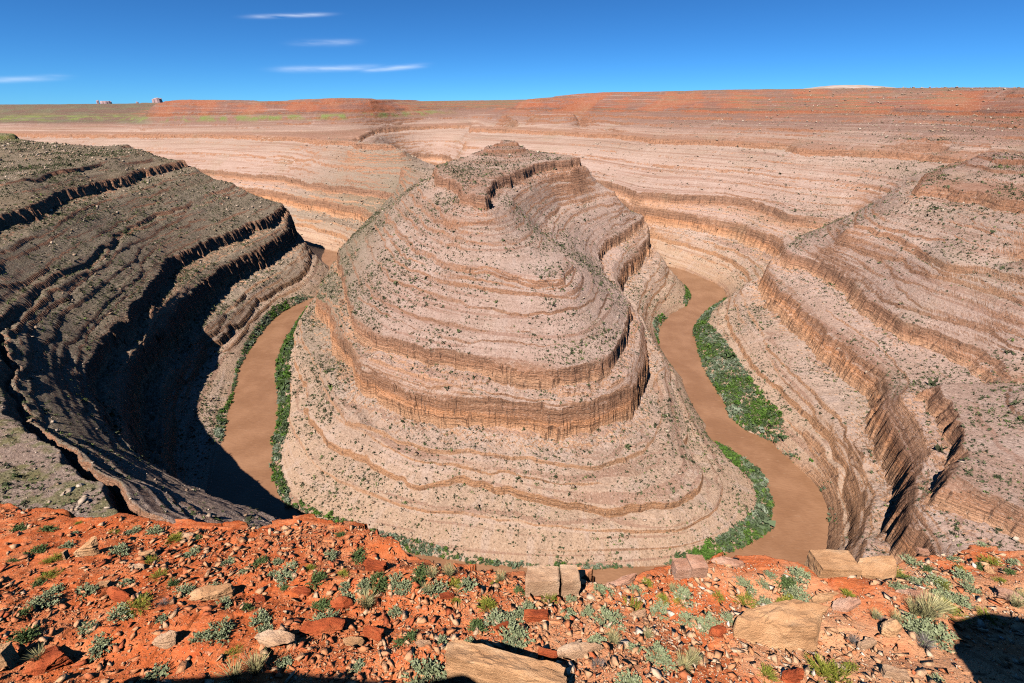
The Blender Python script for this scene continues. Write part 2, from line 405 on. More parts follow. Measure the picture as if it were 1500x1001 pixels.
class NT_:
    """small helper to write node trees"""
    def __init__(s, name):
        s.mat = bpy.data.materials.new(name); s.mat.use_nodes = True
        s.t = s.mat.node_tree; s.t.nodes.clear()
        s.out = s.t.nodes.new('ShaderNodeOutputMaterial')
        s.bs = s.t.nodes.new('ShaderNodeBsdfPrincipled')
        s.t.links.new(s.bs.outputs[0], s.out.inputs['Surface'])
        s.bs.inputs['Roughness'].default_value = 0.95
        s.bs.inputs['Specular IOR Level'].default_value = 0.08
    def n(s, typ, **kw):
        nd = s.t.nodes.new(typ)
        for k, v in kw.items(): setattr(nd, k, v)
        return nd
    def put(s, sock, v):
        if hasattr(v, 'default_value') and hasattr(v, 'is_output'): s.t.links.new(v, sock)
        else: sock.default_value = v
    def attr(s, name): return s.n('ShaderNodeAttribute', attribute_name=name).outputs['Fac']
    def pos(s): return s.n('ShaderNodeNewGeometry').outputs['Position']
    def math(s, op, a, b=0.0, c=0.0, clamp=False):
        nd = s.n('ShaderNodeMath', operation=op, use_clamp=clamp)
        for i, v in enumerate((a, b, c)): s.put(nd.inputs[i], v)
        return nd.outputs[0]
    def mix(s, f, a, b, blend='MIX'):
        nd = s.n('ShaderNodeMix', data_type='RGBA', blend_type=blend)
        nd.clamp_factor = True
        s.put(nd.inputs[0], f)
        for sk, v in ((nd.inputs[6], a), (nd.inputs[7], b)):
            s.put(sk, (*v, 1) if isinstance(v, tuple) and len(v) == 3 else v)
        return nd.outputs[2]
    def noise(s, scale, detail=4, rough=0.6, vec=None, mapping=None):
        nd = s.n('ShaderNodeTexNoise')
        nd.inputs['Scale'].default_value = scale; nd.inputs['Detail'].default_value = detail; nd.inputs['Roughness'].default_value = rough
        v = vec if vec is not None else s.pos()
        if mapping:
            mp = s.n('ShaderNodeMapping'); mp.inputs['Scale'].default_value = mapping
            s.t.links.new(v, mp.inputs['Vector']); v = mp.outputs[0]
        s.t.links.new(v, nd.inputs['Vector'])
        return nd.outputs['Fac']
    def ramp(s, f, stops, interp='LINEAR'):
        nd = s.n('ShaderNodeValToRGB'); nd.color_ramp.interpolation = interp
        el = nd.color_ramp.elements
        while len(el) > 1: el.remove(el[-1])
        for i, (p, c) in enumerate(stops):
            e = el[0] if i == 0 else el.new(p)
            e.position = p; e.color = (*c, 1) if len(c) == 3 else c
        s.put(nd.inputs[0], f)
        return nd.outputs[0]
    def rng(s, v, a, b, c=0.0, d=1.0):
        nd = s.n('ShaderNodeMapRange', interpolation_type='SMOOTHSTEP')
        s.put(nd.inputs[0], v)
        for i, x in enumerate((a, b, c, d)): nd.inputs[i + 1].default_value = x
        return nd.outputs[0]
    def bump(s, h, dist, strength=1.0):
        nd = s.n('ShaderNodeBump'); nd.inputs['Strength'].default_value = strength; nd.inputs['Distance'].default_value = dist
        s.t.links.new(h, nd.inputs['Height']); s.t.links.new(nd.outputs[0], s.bs.inputs['Normal'])
    def color(s, c): s.put(s.bs.inputs['Base Color'], c)

# ------------------------------------------------------------------ canyon terrain
def row_table(n_rows, tc):
    """radial stations for each bearing, crowded where the cliff bands pass"""
    lr = np.linspace(math.log(80), math.log(7000), 5200)
    X, Y = np.exp(lr)[None] * np.sin(tc)[:, None], np.exp(lr)[None] * np.cos(tc)[:, None]
    h = h_at(X, Y)
    d = np.interp(lr, [math.log(q) for q in (80, 170, 1250, 1700, 2700, 3200, 7000)], [.35, 1, 1, .85, .7, .15, .12])[None] * np.ones_like(h)
    e = np.ones_like(h)
    for (T, Hc, f, pt) in STRATA:
        e += (2.6 if Hc > 10 else .5) * np.exp(-((h - T + Hc * .1) / (Hc * .22 + 3.0)) ** 2)
    d = d * np.where(Y < 2800, e, 1)
    kk = np.hanning(41); kk /= kk.sum()
    d = np.apply_along_axis(lambda a: np.convolve(np.pad(a, 20, mode='edge'), kk, 'valid'), 1, d)
    for _ in range(7):
        p = np.pad(d, ((1, 1), (0, 0)), mode='edge'); d = (p[:-2] + 2 * p[1:-1] + p[2:]) / 4
    c = np.cumsum(d, 1); c = (c - c[:, :1]) / (c[:, -1:] - c[:, :1])
    return np.stack([np.interp(np.linspace(0, 1, n_rows), c[i], lr) for i in range(len(tc))], 1)
tt = np.linspace(R(-61), R(61), 1120)
tc = np.linspace(R(-61), R(61), 120)
_t = row_table(2350, tc)
_f = np.interp(tt, tc, np.arange(len(tc))); _i = np.minimum(_f.astype(int), len(tc) - 2); _f = (_f - _i)[None]
RR = np.exp(_t[:, _i] * (1 - _f) + _t[:, _i + 1] * _f)
CX, CY = RR * np.sin(tt)[None], RR * np.cos(tt)[None]
CZ, CH, CH0 = canyon(CX, CY)
CX32, CY32 = CX.astype(np.float32), CY.astype(np.float32)
me = mesh_grid('canyon', CX, CY, CZ)
strat = CZ - dip(CX, CY)
# streaks of scree: noise carried down the fall line, worked out on a regular log-polar grid
sl = np.arange(math.log(80), math.log(2600), .0024); st_ = np.linspace(R(-61), R(61), 880)
SX, SY = np.exp(sl)[:, None] * np.sin(st_)[None], np.exp(sl)[:, None] * np.cos(st_)[None]
gj, gi = np.gradient(h_at(SX, SY)); gm = np.hypot(gi, gj) + 1e-6
di, dj = gi / gm, gj / gm
src = fbm(SX, SY, 7.0, 3, 901, 0.7).astype(np.float32)
acc = src.copy()
ii0, jj0 = np.meshgrid(np.arange(SX.shape[1], dtype=np.float32), np.arange(SX.shape[0], dtype=np.float32))
for sgn in (1, -1):
    pi, pj = ii0.copy(), jj0.copy()
    for st in range(10):
        ai = np.clip(np.rint(pi).astype(np.int32), 0, SX.shape[1] - 1); aj = np.clip(np.rint(pj).astype(np.int32), 0, SX.shape[0] - 1)
        pi += sgn * 1.2 * di[aj, ai]; pj += sgn * 1.2 * dj[aj, ai]
        ai = np.clip(np.rint(pi).astype(np.int32), 0, SX.shape[1] - 1); aj = np.clip(np.rint(pj).astype(np.int32), 0, SX.shape[0] - 1)
        acc += src[aj, ai]
streak = bil(acc / 21 / 0.18, (np.repeat(tt[None], len(RR), 0) - st_[0]) / (st_[1] - st_[0]), (np.log(RR) - sl[0]) / .0024)
attr(me, 'strat', (strat + 310) / 340)
attr(me, 'streak', streak * 0.5 + 0.5)
# where scrub greens the ground: the flat benches and the left wall, whose dim light is also painted in
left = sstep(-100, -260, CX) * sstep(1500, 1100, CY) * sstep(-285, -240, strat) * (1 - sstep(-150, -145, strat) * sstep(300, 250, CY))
shelf = sstep(-151, -146, strat) * sstep(300, 250, CY) * sstep(-70, -110, CX)
attr(me, 'shelf', shelf)
bench = sstep(-66, -54, strat) * sstep(-40, -48, strat) * sstep(-200, -420, CX) 
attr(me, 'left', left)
attr(me, 'bench', bench)
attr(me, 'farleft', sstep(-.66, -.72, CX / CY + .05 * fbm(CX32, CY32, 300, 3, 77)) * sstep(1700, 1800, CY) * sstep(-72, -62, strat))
ed = np.minimum.reduce
attr(me, 'wet', sstep(14, 2, CH0 + dip(CX, CY) + 300))
k = NT_('canyon_rock')
S = k.attr('strat')
lv = lambda s_: (s_ + 310) / 340
P = k.pos()
nz = k.n('ShaderNodeSeparateXYZ'); k.t.links.new(k.n('ShaderNodeNewGeometry').outputs['True Normal'], nz.inputs[0])
sn = k.math('ADD', S, k.math('MULTIPLY', k.math('SUBTRACT', k.noise(0.03, 4), 0.5), 0.012))
tal = k.ramp(sn, [(lv(-303), (.42, .28, .165)), (lv(-285), (.46, .325, .205)), (lv(-262), (.42, .295, .20)), (lv(-253), (.47, .355, .26)), (lv(-249), (.50, .29, .16)), (lv(-238), (.46, .26, .15)), (lv(-236), (.33, .20, .125)), (lv(-228), (.32, .195, .125)), (lv(-225), (.40, .275, .19)), (lv(-213), (.45, .32, .235)), (lv(-210), (.43, .255, .155)), (lv(-199), (.31, .185, .115)), (lv(-195), (.39, .275, .20)),
                  (lv(-170), (.39, .275, .20)), (lv(-150), (.41, .295, .215)), (lv(-120), (.35, .25, .175)), (lv(-105), (.40, .285, .205)), (lv(-102), (.34, .19, .115)), (lv(-92), (.28, .16, .10)), (lv(-88), (.36, .25, .175)), (lv(-74), (.27, .17, .12)), (lv(-66), (.225, .135, .095)),
                  (lv(-45), (.20, .115, .08)), (lv(-34), (.11, .055, .04)), (lv(-29), (.20, .095, .065)), (lv(-20), (.20, .09, .06)), (lv(0), (.185, .10, .07)), (lv(15), (.17, .11, .08))])
clf = k.ramp(sn, [(lv(-300), (.40, .25, .15)), (lv(-275), (.42, .25, .14)), (lv(-262), (.40, .25, .15)), (lv(-252), (.56, .35, .21)), (lv(-240), (.55, .29, .15)), (lv(-237), (.37, .21, .125)), (lv(-226), (.30, .18, .115)),
                  (lv(-212), (.54, .34, .21)), (lv(-206), (.42, .24, .145)), (lv(-198), (.27, .165, .11)), (lv(-150), (.36, .21, .13)), (lv(-105), (.36, .20, .12)), (lv(-92), (.28, .165, .11)),
                  (lv(-60), (.27, .13, .075)), (lv(-45), (.25, .115, .065)), (lv(-30), (.20, .075, .04)), (lv(-20), (.29, .10, .05)), (lv(0), (.27, .11, .06)), (lv(15), (.25, .14, .085))])
bed = k.noise(1.0, 5, .75, P, (0.02, 0.02, 0.33))
xyz = k.n('ShaderNodeSeparateXYZ'); k.t.links.new(P, xyz.inputs[0])
cmb = k.n('ShaderNodeCombineXYZ')
k.put(cmb.inputs[0], k.math('MULTIPLY', xyz.outputs[0], .004)); k.put(cmb.inputs[1], k.math('MULTIPLY', xyz.outputs[1], .004)); k.put(cmb.inputs[2], k.math('MULTIPLY', S, 120.0))
beds = k.noise(1.0, 3, .6, cmb.outputs[0])
cmb2 = k.n('ShaderNodeCombineXYZ')
k.put(cmb2.inputs[0], k.math('MULTIPLY', xyz.outputs[0], .0012)); k.put(cmb2.inputs[1], k.math('MULTIPLY', xyz.outputs[1], .0012)); k.put(cmb2.inputs[2], k.math('MULTIPLY', S, 62.0))
blot = k.noise(0.011, 5, .6)
fine = k.noise(0.55, 5, .75)
cl = k.rng(nz.outputs[2], 0.70, 0.50)
tal = k.mix(k.math('MULTIPLY', k.rng(k.attr('streak'), .62, 1.15), .32), tal, (.46, .37, .29))
tal = k.mix(k.math('MULTIPLY', k.rng(k.attr('streak'), .38, -.1), .22), tal, (.24, .165, .11))
clf = k.mix(k.math('MULTIPLY', k.rng(bed, .52, .62), .6), clf, (.17, .095, .06))
clf = k.mix(k.math('MULTIPLY', k.rng(bed, .44, .30), .45), clf, (.50, .36, .25))
tal = k.mix(k.math('MULTIPLY', k.rng(beds, .56, .61), .55), tal, (.27, .14, .085))
tal = k.mix(k.math('MULTIPLY', k.rng(beds, .43, .37), .35), tal, (.50, .385, .29))
c_far = None
crk_shade = k.math('MULTIPLY', k.rng(k.noise(1.0, 4, .65, P, (.30, .30, .035)), .57, .64), .75)  # dark cracks, their colour also standing in for shade under the ledges
clf = k.mix(crk_shade, clf, (.085, .05, .035))
tal = k.mix(1.0, tal, (.91, .845, .91), 'MULTIPLY')
clf = k.mix(1.0, clf, (1.0, .84, .78), 'MULTIPLY')
bed2 = k.noise(1.0, 3, .6, cmb2.outputs[0])
tal = k.mix(k.math('MULTIPLY', k.math('MULTIPLY', k.rng(bed2, .54, .62), .5), k.rng(S, lv(-200), lv(-150))), tal, (.22, .115, .075))
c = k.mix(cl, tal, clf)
redm = k.math('MULTIPLY', k.rng(S, lv(-60), lv(-36)), k.rng(k.math('ADD', k.math('MULTIPLY', blot, .6), k.math('MULTIPLY', k.noise(1.0, 3, .6, P, (.004, .004, .09)), .5)), .50, .60))
c = k.mix(k.math('MULTIPLY', redm, .65), c, (.31, .085, .035))
c = k.mix(k.math('MULTIPLY', k.math('MULTIPLY', k.rng(S, lv(-52), lv(-30)), k.rng(nz.outputs[2], .93, .985)), .75), c, k.mix(k.rng(blot, .4, .6), (.20, .115, .07), (.14, .12, .065)))
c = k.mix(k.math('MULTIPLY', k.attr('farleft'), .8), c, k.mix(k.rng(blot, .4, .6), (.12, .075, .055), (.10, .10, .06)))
c = k.mix(k.math('MULTIPLY', k.attr('shelf'), .8), c, k.mix(k.rng(k.noise(.06, 4), .46, .56), (.25, .175, .135), (.13, .125, .045)))
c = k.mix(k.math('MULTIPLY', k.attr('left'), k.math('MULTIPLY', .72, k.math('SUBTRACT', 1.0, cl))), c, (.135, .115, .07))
c = k.mix(k.math('MULTIPLY', k.attr('bench'), k.rng(k.noise(.02, 4), .42, .6)), c, (.15, .17, .05))
c = k.mix(k.math('MULTIPLY', k.rng(blot, .5, .75), .3), c, (.24, .18, .11))
c = k.mix(k.math('MULTIPLY', k.rng(fine, .53, .62), .58), c, (.15, .095, .062))
c = k.mix(k.math('MULTIPLY', k.rng(fine, .46, .36), .35), c, (.60, .46, .35))
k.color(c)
hgt = k.math('ADD', k.math('MULTIPLY', fine, 1.0), k.math('MULTIPLY', bed, k.math('MULTIPLY', cl, 1.6)))
k.bump(hgt, 2.0, 1.0)
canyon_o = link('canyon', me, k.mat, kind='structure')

# ------------------------------------------------------------------ river
def resample(P, n):
    P = np.array(P, float); d = np.r_[0, np.cumsum(np.hypot(*np.diff(P, axis=0).T))]
    t = np.linspace(0, d[-1], n)
    return np.stack([np.interp(t, d, P[:, 0]), np.interp(t, d, P[:, 1])], 1)
def river_mesh():
    xs = np.arange(-1500, 560, 40.0); ys = np.arange(150, 2300, 40.0)
    X, Y = np.meshgrid(xs, ys)
    return mesh_grid('river', X, Y, np.full(X.shape, -300.0))
k = NT_('muddy_water')
k.bs.inputs['Roughness'].default_value = 0.14
k.bs.inputs['Specular IOR Level'].default_value = 0.22
n1 = k.noise(0.03, 4, .6)
n2 = k.noise(.35, 4, .7, k.pos(), (.35, 1, 1))
wc = k.mix(k.rng(n1, .35, .7), (.20, .096, .048), (.26, .132, .07))
k.color(k.mix(k.math('MULTIPLY', k.rng(n2, .58, .72), .35), wc, (.34, .21, .13)))
k.bump(k.math('ADD', k.noise(1.0, 4, .6, k.pos(), (.25, .6, 1)), k.noise(.12, 3, .6)), 0.6, .7)
link('river', river_mesh(), k.mat, kind='structure')

# ------------------------------------------------------------------ foreground slope below the rim
H0, M0 = 7.0, 0.33
def plane_z(X, Y): return -(H0 + M0 * Y)
EDGE_PX = [(-260,752),(-100,750),(0,748),(60,752),(130,764),(200,764),(262,776),(330,781),(400,776),(465,770),(540,776),(585,792),(600,815),(640,826),(700,831),(770,838),(860,846),(900,849),
           (960,838),(1010,822),(1080,816),(1180,829),(1240,836),(1300,822),(1370,801),(1430,792),(1500,804),(1620,806),(1800,806)]
_e = []
for u, v in EDGE_PX:
    kx, t = ray(u, v); Y = H0 / (t - M0); _e.append((math.atan2(kx, 1), Y * math.hypot(kx, 1)))
_e = np.array(_e)
def edge_r(th): return np.interp(th, _e[:, 0], _e[:, 1])
def fg_bumps(X, Y):
    r = np.hypot(X, Y)
    led = fbm(X * .5, Y, 2.6, 3, 211)
    return (0.30 * fbm(X, Y, 4.5, 3, 201) + 0.20 * np.tanh(led * 5) + 0.075 * fbm(X, Y, 0.6, 3, 221) + 0.03 * blocks(X, Y, 0.33, 7)) * sstep(1, 4, r)
def fg_z(X, Y):
    return plane_z(X, Y) + fg_bumps(X, Y)
fth = np.linspace(R(-67), R(67), 980)
frr = np.concatenate([np.exp(np.linspace(math.log(3.0), math.log(22), 820)), np.exp(np.linspace(math.log(22.3), math.log(88), 60))])
FX, FY = frr[:, None] * np.sin(fth)[None], frr[:, None] * np.cos(fth)[None]
er = edge_r(np.repeat(fth[None], len(frr), 0)) + 0.5 * fbm(FX, FY, 1.1, 3, 231) + 0.25 * blocks(FX, FY, .5, 9)
FZ = fg_z(FX, FY)
over = np.maximum(frr[:, None] - er, 0)
ez = -(H0 + M0 * er * np.cos(fth)[None])
join = h_at(84 * np.sin(fth), 84 * np.cos(fth))[None] - 3
drop = ez - 9 * sstep(0, 1.6, over) + (join - ez + 9) * np.clip(over / np.maximum(84 - er, 1), 0, 1) + 0.8 * fbm(FX, FY, 3, 3, 241)
FZ = np.where(over > 0, np.minimum(drop, FZ), FZ)
me = mesh_grid('red_slope', FX, FY, FZ)
attr(me, 'soil', sstep(0, -5, FX) * 0.8 + 0.2 * fbm(FX, FY, 5, 2, 251))
attr(me, 'pale', sstep(-1, 4, FX) * .55)
k = NT_('red_soil')
P = k.pos()
n1, n2, n3 = k.noise(0.45, 5, .6), k.noise(2.2, 5, .65), k.noise(14, 4, .7)
c = k.ramp(n1, [(.30, (.50, .115, .035)), (.5, (.56, .165, .06)), (.70, (.60, .26, .12))])
c = k.mix(k.rng(n2, .55, .72), c, (.46, .085, .025))
c = k.mix(k.math('MULTIPLY', k.rng(n3, .56, .68), .7), c, (.62, .34, .20))
c = k.mix(k.math('MULTIPLY', k.rng(n3, .42, .30), .6), c, (.30, .07, .025))
c = k.mix(k.math('MULTIPLY', k.attr('soil'), k.rng(n2, .60, .42)), c, (.42, .085, .022))
c = k.mix(k.math('MULTIPLY', k.attr('pale'), k.rng(n1, .40, .58)), c, (.56, .31, .17))
k.color(c)
k.bump(k.math('ADD', n3, k.math('MULTIPLY', k.noise(50, 3, .7), .4)), 0.05, .9)
link('red_slope', me, k.mat, kind='structure')
soil_mat = k.mat

SHX, SHY, SHZ = 5.3, 1.85, .25
# the rim ledge the picture is taken from: it shades the foot of the slope
xs = np.unique(np.concatenate([np.linspace(-40, 40, 200), np.linspace(-10, 12, 260)]))
sheer = sstep(SHX - .3, SHX + .3, xs)
left_block = sstep(-9.5, -8.8, xs) * sstep(-2.6, -3.3, xs)
ye = -0.75 + 1.15 * left_block + 0.3 * fbm(xs, xs * 0, 2.2, 3, 261) + SHY * sheer
run = 3.4 * (1 - np.maximum(sheer, left_block)) + .3 * np.maximum(sheer, left_block)                     # a ramp in the middle, a sheer wall to the right
prof = [(1.15, -9.2), (1.0, -7.6), (.75, -6.0), (.35, -3.6), (0.0, -1.75), (-0.1, -1.6), (-3.0, -1.6), (-14, -1.2), (-40, -2.0)]
LX = np.repeat(xs[None], len(prof), 0)
LY = np.array([ye + (p[0] * run if p[0] > 0 else p[0]) for p in prof]); LZ = np.array([[p[1]] * len(xs) for p in prof]) + 0.06 * fbm(LX, LY, 1.0, 2, 271)
LZ[4:7] += (SHZ * sheer)[None]
_q = np.linspace(0, 5, 90).tolist() + np.linspace(5.1, 8, 40).tolist()      # finer rows, then bedding and joints on the face
LX = np.repeat(xs[None], len(_q), 0)
LY = np.stack([np.interp(_q, range(9), LY[:, i]) for i in range(len(xs))], 1); LZ = np.stack([np.interp(_q, range(9), LZ[:, i]) for i in range(len(xs))], 1)
_face = (np.array(_q) < 4.9)[:, None]
LY = LY + _face * np.minimum(0, .16 * vnoise(LZ / .32, LX * .25, 273) + .12 * blocks(LX, LZ * .8, .55, 5) - .12)
LZ = LZ + (~_face) * .12 * fbm(LX, LY, .8, 4, 275)
link('rim_ledge', mesh_grid('rim_ledge', LX, LY, LZ), soil_mat, kind='structure')

# ------------------------------------------------------------------ placing by pixel on the slope
def fg_hit(u, v):
    kx, t = ray(u, v)
    Y = H0 / (t - M0)
    for _ in range(12):
        zz = float(fg_z(np.array([kx * Y]), np.array([Y]))[0])
        Y = 0.5 * Y + 0.5 * (-zz / t)
    return kx * Y, Y, -t * Y
def depth_of(p): return p[1] * CP - p[2] * SP
def project(p):
    d = depth_of(p); up = p[1] * SP + p[2] * CP
    return 750 + F * p[0] / d, 500.5 - F * up / d

# ------------------------------------------------------------------ rocks
import bmesh
def rock_mesh(name, w, d, h, seed, style='block', cuts=4, rough=0.045):
    rg = random.Random(seed)
    bm = bmesh.new()
    pts_ = []
    if style == 'block':
        for sx in (-1, 1):
            for sy in (-1, 1):
                for sz in (0, 1):
                    for q in range(3):
                        pts_.append((sx * (1 - .16 * rg.random()), sy * (1 - .16 * rg.random()), (sz * (1 - .13 * rg.random()))))
    elif style == 'slab':
        for q in range(26):
            a = rg.random() * 6.283; rr_ = .8 + .2 * rg.random()
            pts_.append((math.cos(a) * rr_, math.sin(a) * rr_, rg.choice((0, .85 + .15 * rg.random()))))
    elif style == 'wedge':
        for q in range(24):
            a = rg.random() * 6.283; rr_ = .75 + .25 * rg.random(); x = math.cos(a) * rr_
            pts_.append((x, math.sin(a) * rr_, rg.choice((0, (.65 + .35 * x) * (.85 + .15 * rg.random())))))
    else:
        for q in range(40):
            a = rg.random() * 6.283; e = math.asin(min(1, rg.random() * 1.02)); c_ = math.cos(e) ** .6
            pts_.append((math.cos(a) * c_ * (.85 + .15 * rg.random()), math.sin(a) * c_ * (.85 + .15 * rg.random()), math.sin(e) ** .8))
    for p in pts_:
        bm.verts.new((p[0] * w / 2, p[1] * d / 2, p[2] * h - 0.12 * h))
    r_ = bmesh.ops.convex_hull(bm, input=bm.verts)
    junk = [g for g in r_['geom_interior'] + r_['geom_unused'] if isinstance(g, bmesh.types.BMVert)]
    if junk: bmesh.ops.delete(bm, geom=list(set(junk)), context='VERTS')
    mx = max(w, d, h)
    for _ in range(cuts):
        long_ = [e for e in bm.edges if e.calc_length() > mx * (0.30, 0.16, 0.085, 0.05)[min(_, 3)]]
        if long_: bmesh.ops.subdivide_edges(bm, edges=long_, cuts=1, use_grid_fill=True)
    bmesh.ops.triangulate(bm, faces=bm.faces)
    bm.normal_update()
    V = np.array([v.co for v in bm.verts]); N = np.array([v.normal for v in bm.verts])
    sc = mx * .22
    n = fbm(V[:, 0] + V[:, 2] * .7 + seed, V[:, 1] - V[:, 2] * .8, sc, 3, seed % 89) + 0.5 * vnoise(V[:, 2] / (.06 * mx) + 3, (V[:, 0] + V[:, 1]) / mx, seed % 83)
    n = n + .45 * blocks(V[:, 0] + V[:, 2] * .4, V[:, 1] + V[:, 2] * .9, .17 * mx, seed % 13)
    V = V + N * (n * rough * mx)[:, None]
    for v, c_ in zip(bm.verts, V): v.co = c_
    me_ = bpy.data.meshes.new(name); bm.to_mesh(me_); bm.free()
    return me_
def stone_mat(name, c0, c1, c2, dust=(.55, .20, .09)):
    k = NT_(name)
    P = k.n('ShaderNodeTexCoord').outputs['Object']
    oi = k.n('ShaderNodeObjectInfo').outputs['Random']
    v = k.n('ShaderNodeVectorMath', operation='ADD'); k.t.links.new(P, v.inputs[0]); k.t.links.new(oi, v.inputs[1])
    v = v.outputs[0]
    a, b, f = k.noise(1.7, 6, .65, v), k.noise(2.0, 4, .7, v, (1, 1, 7)), k.noise(22, 4, .7, v)
    c = k.ramp(a, [(.32, c0), (.5, c1), (.68, c2)])
    c = k.mix(k.math('MULTIPLY', k.rng(b, .58, .72), .35), c, c0)
    c = k.mix(k.math('MULTIPLY', k.rng(f, .56, .72), .5), c, c2)
    c = k.mix(k.math('MULTIPLY', k.rng(f, .40, .28), .55), c, tuple(.5 * x for x in c0))
    k.color(c)
    k.bump(k.math('ADD', k.math('ADD', f, k.math('MULTIPLY', b, .8)), k.noise(60, 2, .6, v)), 0.03, .9)
    return k.mat
M_PALE = stone_mat('pale_sandstone', (.36, .20, .115), (.50, .30, .18), (.58, .39, .26))
M_TAN = stone_mat('tan_sandstone', (.38, .19, .09), (.54, .29, .145), (.60, .37, .21))
M_RED = stone_mat('red_sandstone', (.22, .045, .018), (.40, .085, .03), (.46, .13, .05))
M_PINK = stone_mat('pink_sandstone', (.38, .18, .11), (.50, .27, .18), (.56, .36, .26))

landmarks = []
def fit(o, meshes, u, v, w, h):
    """settle a rock on the slope so that it covers the ground it covers in the photograph"""
    ub, vb = u, v
    for it in range(7):
        bpy.context.view_layer.update()
        P_ = np.concatenate([np.array([list(m.matrix_world @ q.co) for q in m.data.vertices]) for m in meshes])
        d = P_[:, 1] * CP - P_[:, 2] * SP; up = P_[:, 1] * SP + P_[:, 2] * CP
        uu, vv = 750 + F * P_[:, 0] / d, 500.5 - F * up / d
        cw, ch = uu.max() - uu.min(), vv.max() - vv.min()
        k_ = w / cw
        q = h / ch / k_
        o.scale.x *= k_; o.scale.y = max(.45 * o.scale.x, o.scale.y * k_ * min(1.15, max(.75, q)))
        o.scale.z *= k_ * min(1.4, max(.9, q))
        o.scale.z = min(max(o.scale.z, .8 * o.scale.x), 2.2 * o.scale.x)
        ub += .8 * (u - (uu.max() + uu.min()) / 2); vb += .7 * (v - vv.max())
        p = fg_hit(ub, vb)
        o.location = p
def boulder(u, v, wpx, hpx, mat, style, label, seed, depth=.75, rot=0.0, tilt=0.0, name='boulder', short=None, hk=.95):
    p = fg_hit(u, v); s_ = depth_of(p) / F
    w = wpx * s_
    d_ = w * depth * .8
    h = max(.12 * w, (hpx * s_ - d_ * .5 * .62) * 1.28) * hk
    me_ = rock_mesh(name, w, d_, h, seed, style)
    o = link(name, me_, mat, label=label, category='boulder')
    o.location = (p[0], p[1] + d_ * .5, float(fg_z(np.array([p[0]]), np.array([p[1] + d_ * .5]))[0]) + .02)
    o.rotation_euler = (-.12, tilt, rot)
    fit(o, [o], u, v, wpx, hpx)
    landmarks.append((short or label, u, v - hpx / 2, wpx))
    return o
def split_boulder(u, v, wpx, hpx, mat, label, seed, halves, short, depth=.7):
    p = fg_hit(u, v); s_ = depth_of(p) / F
    root = bpy.data.objects.new('boulder', None); col.objects.link(root)
    w = wpx * s_; d_ = w * depth; h = (hpx * s_ - d_ * .5 * .55) * 1.3
    root.location = (p[0], p[1] + d_ * .4, float(fg_z(np.array([p[0]]), np.array([p[1] + d_ * .4]))[0]))
    root['label'] = label; root['category'] = 'boulder'
    for i, (a, b, hh, st, tl) in enumerate(halves):
        c_ = link('rock_half', rock_mesh('rock_half', (b - a) * w, d_, h * hh, seed + i, st, 3, .022), mat)
        c_.parent = root; c_.location = (((a + b) / 2 - .5) * w, 0.04 * i, 0); c_.rotation_euler = (-.05, tl, .04 * (i * 2 - 1))
    fit(root, list(root.children), u, v, wpx, hpx)
    landmarks.append((short, u, v - hpx / 2, wpx))
split_boulder(810, 884, 82, 57, M_PALE, 'pale square boulder split by a vertical crack, standing at the brink', 11, [(0, .64, 1, 'block', 0), (.655, 1, 1.0, 'block', .02)], 'the split square boulder', .55)
split_boulder(1246, 861, 136, 56, M_TAN, 'wide tan boulder cracked in two on the right brink, sloping off to the right', 21, [(0, .46, 1, 'block', 0), (.475, 1.0, .92, 'wedge', 3.14159 * 0)], 'the wide cracked boulder', .5)
split_boulder(1010, 852, 56, 40, M_PINK, 'twin tan blocks with a brown left face at the brink', 31, [(0, .5, .9, 'block', 0), (.47, 1, 1.08, 'block', 0)], 'the twin blocks at the brink', .7)
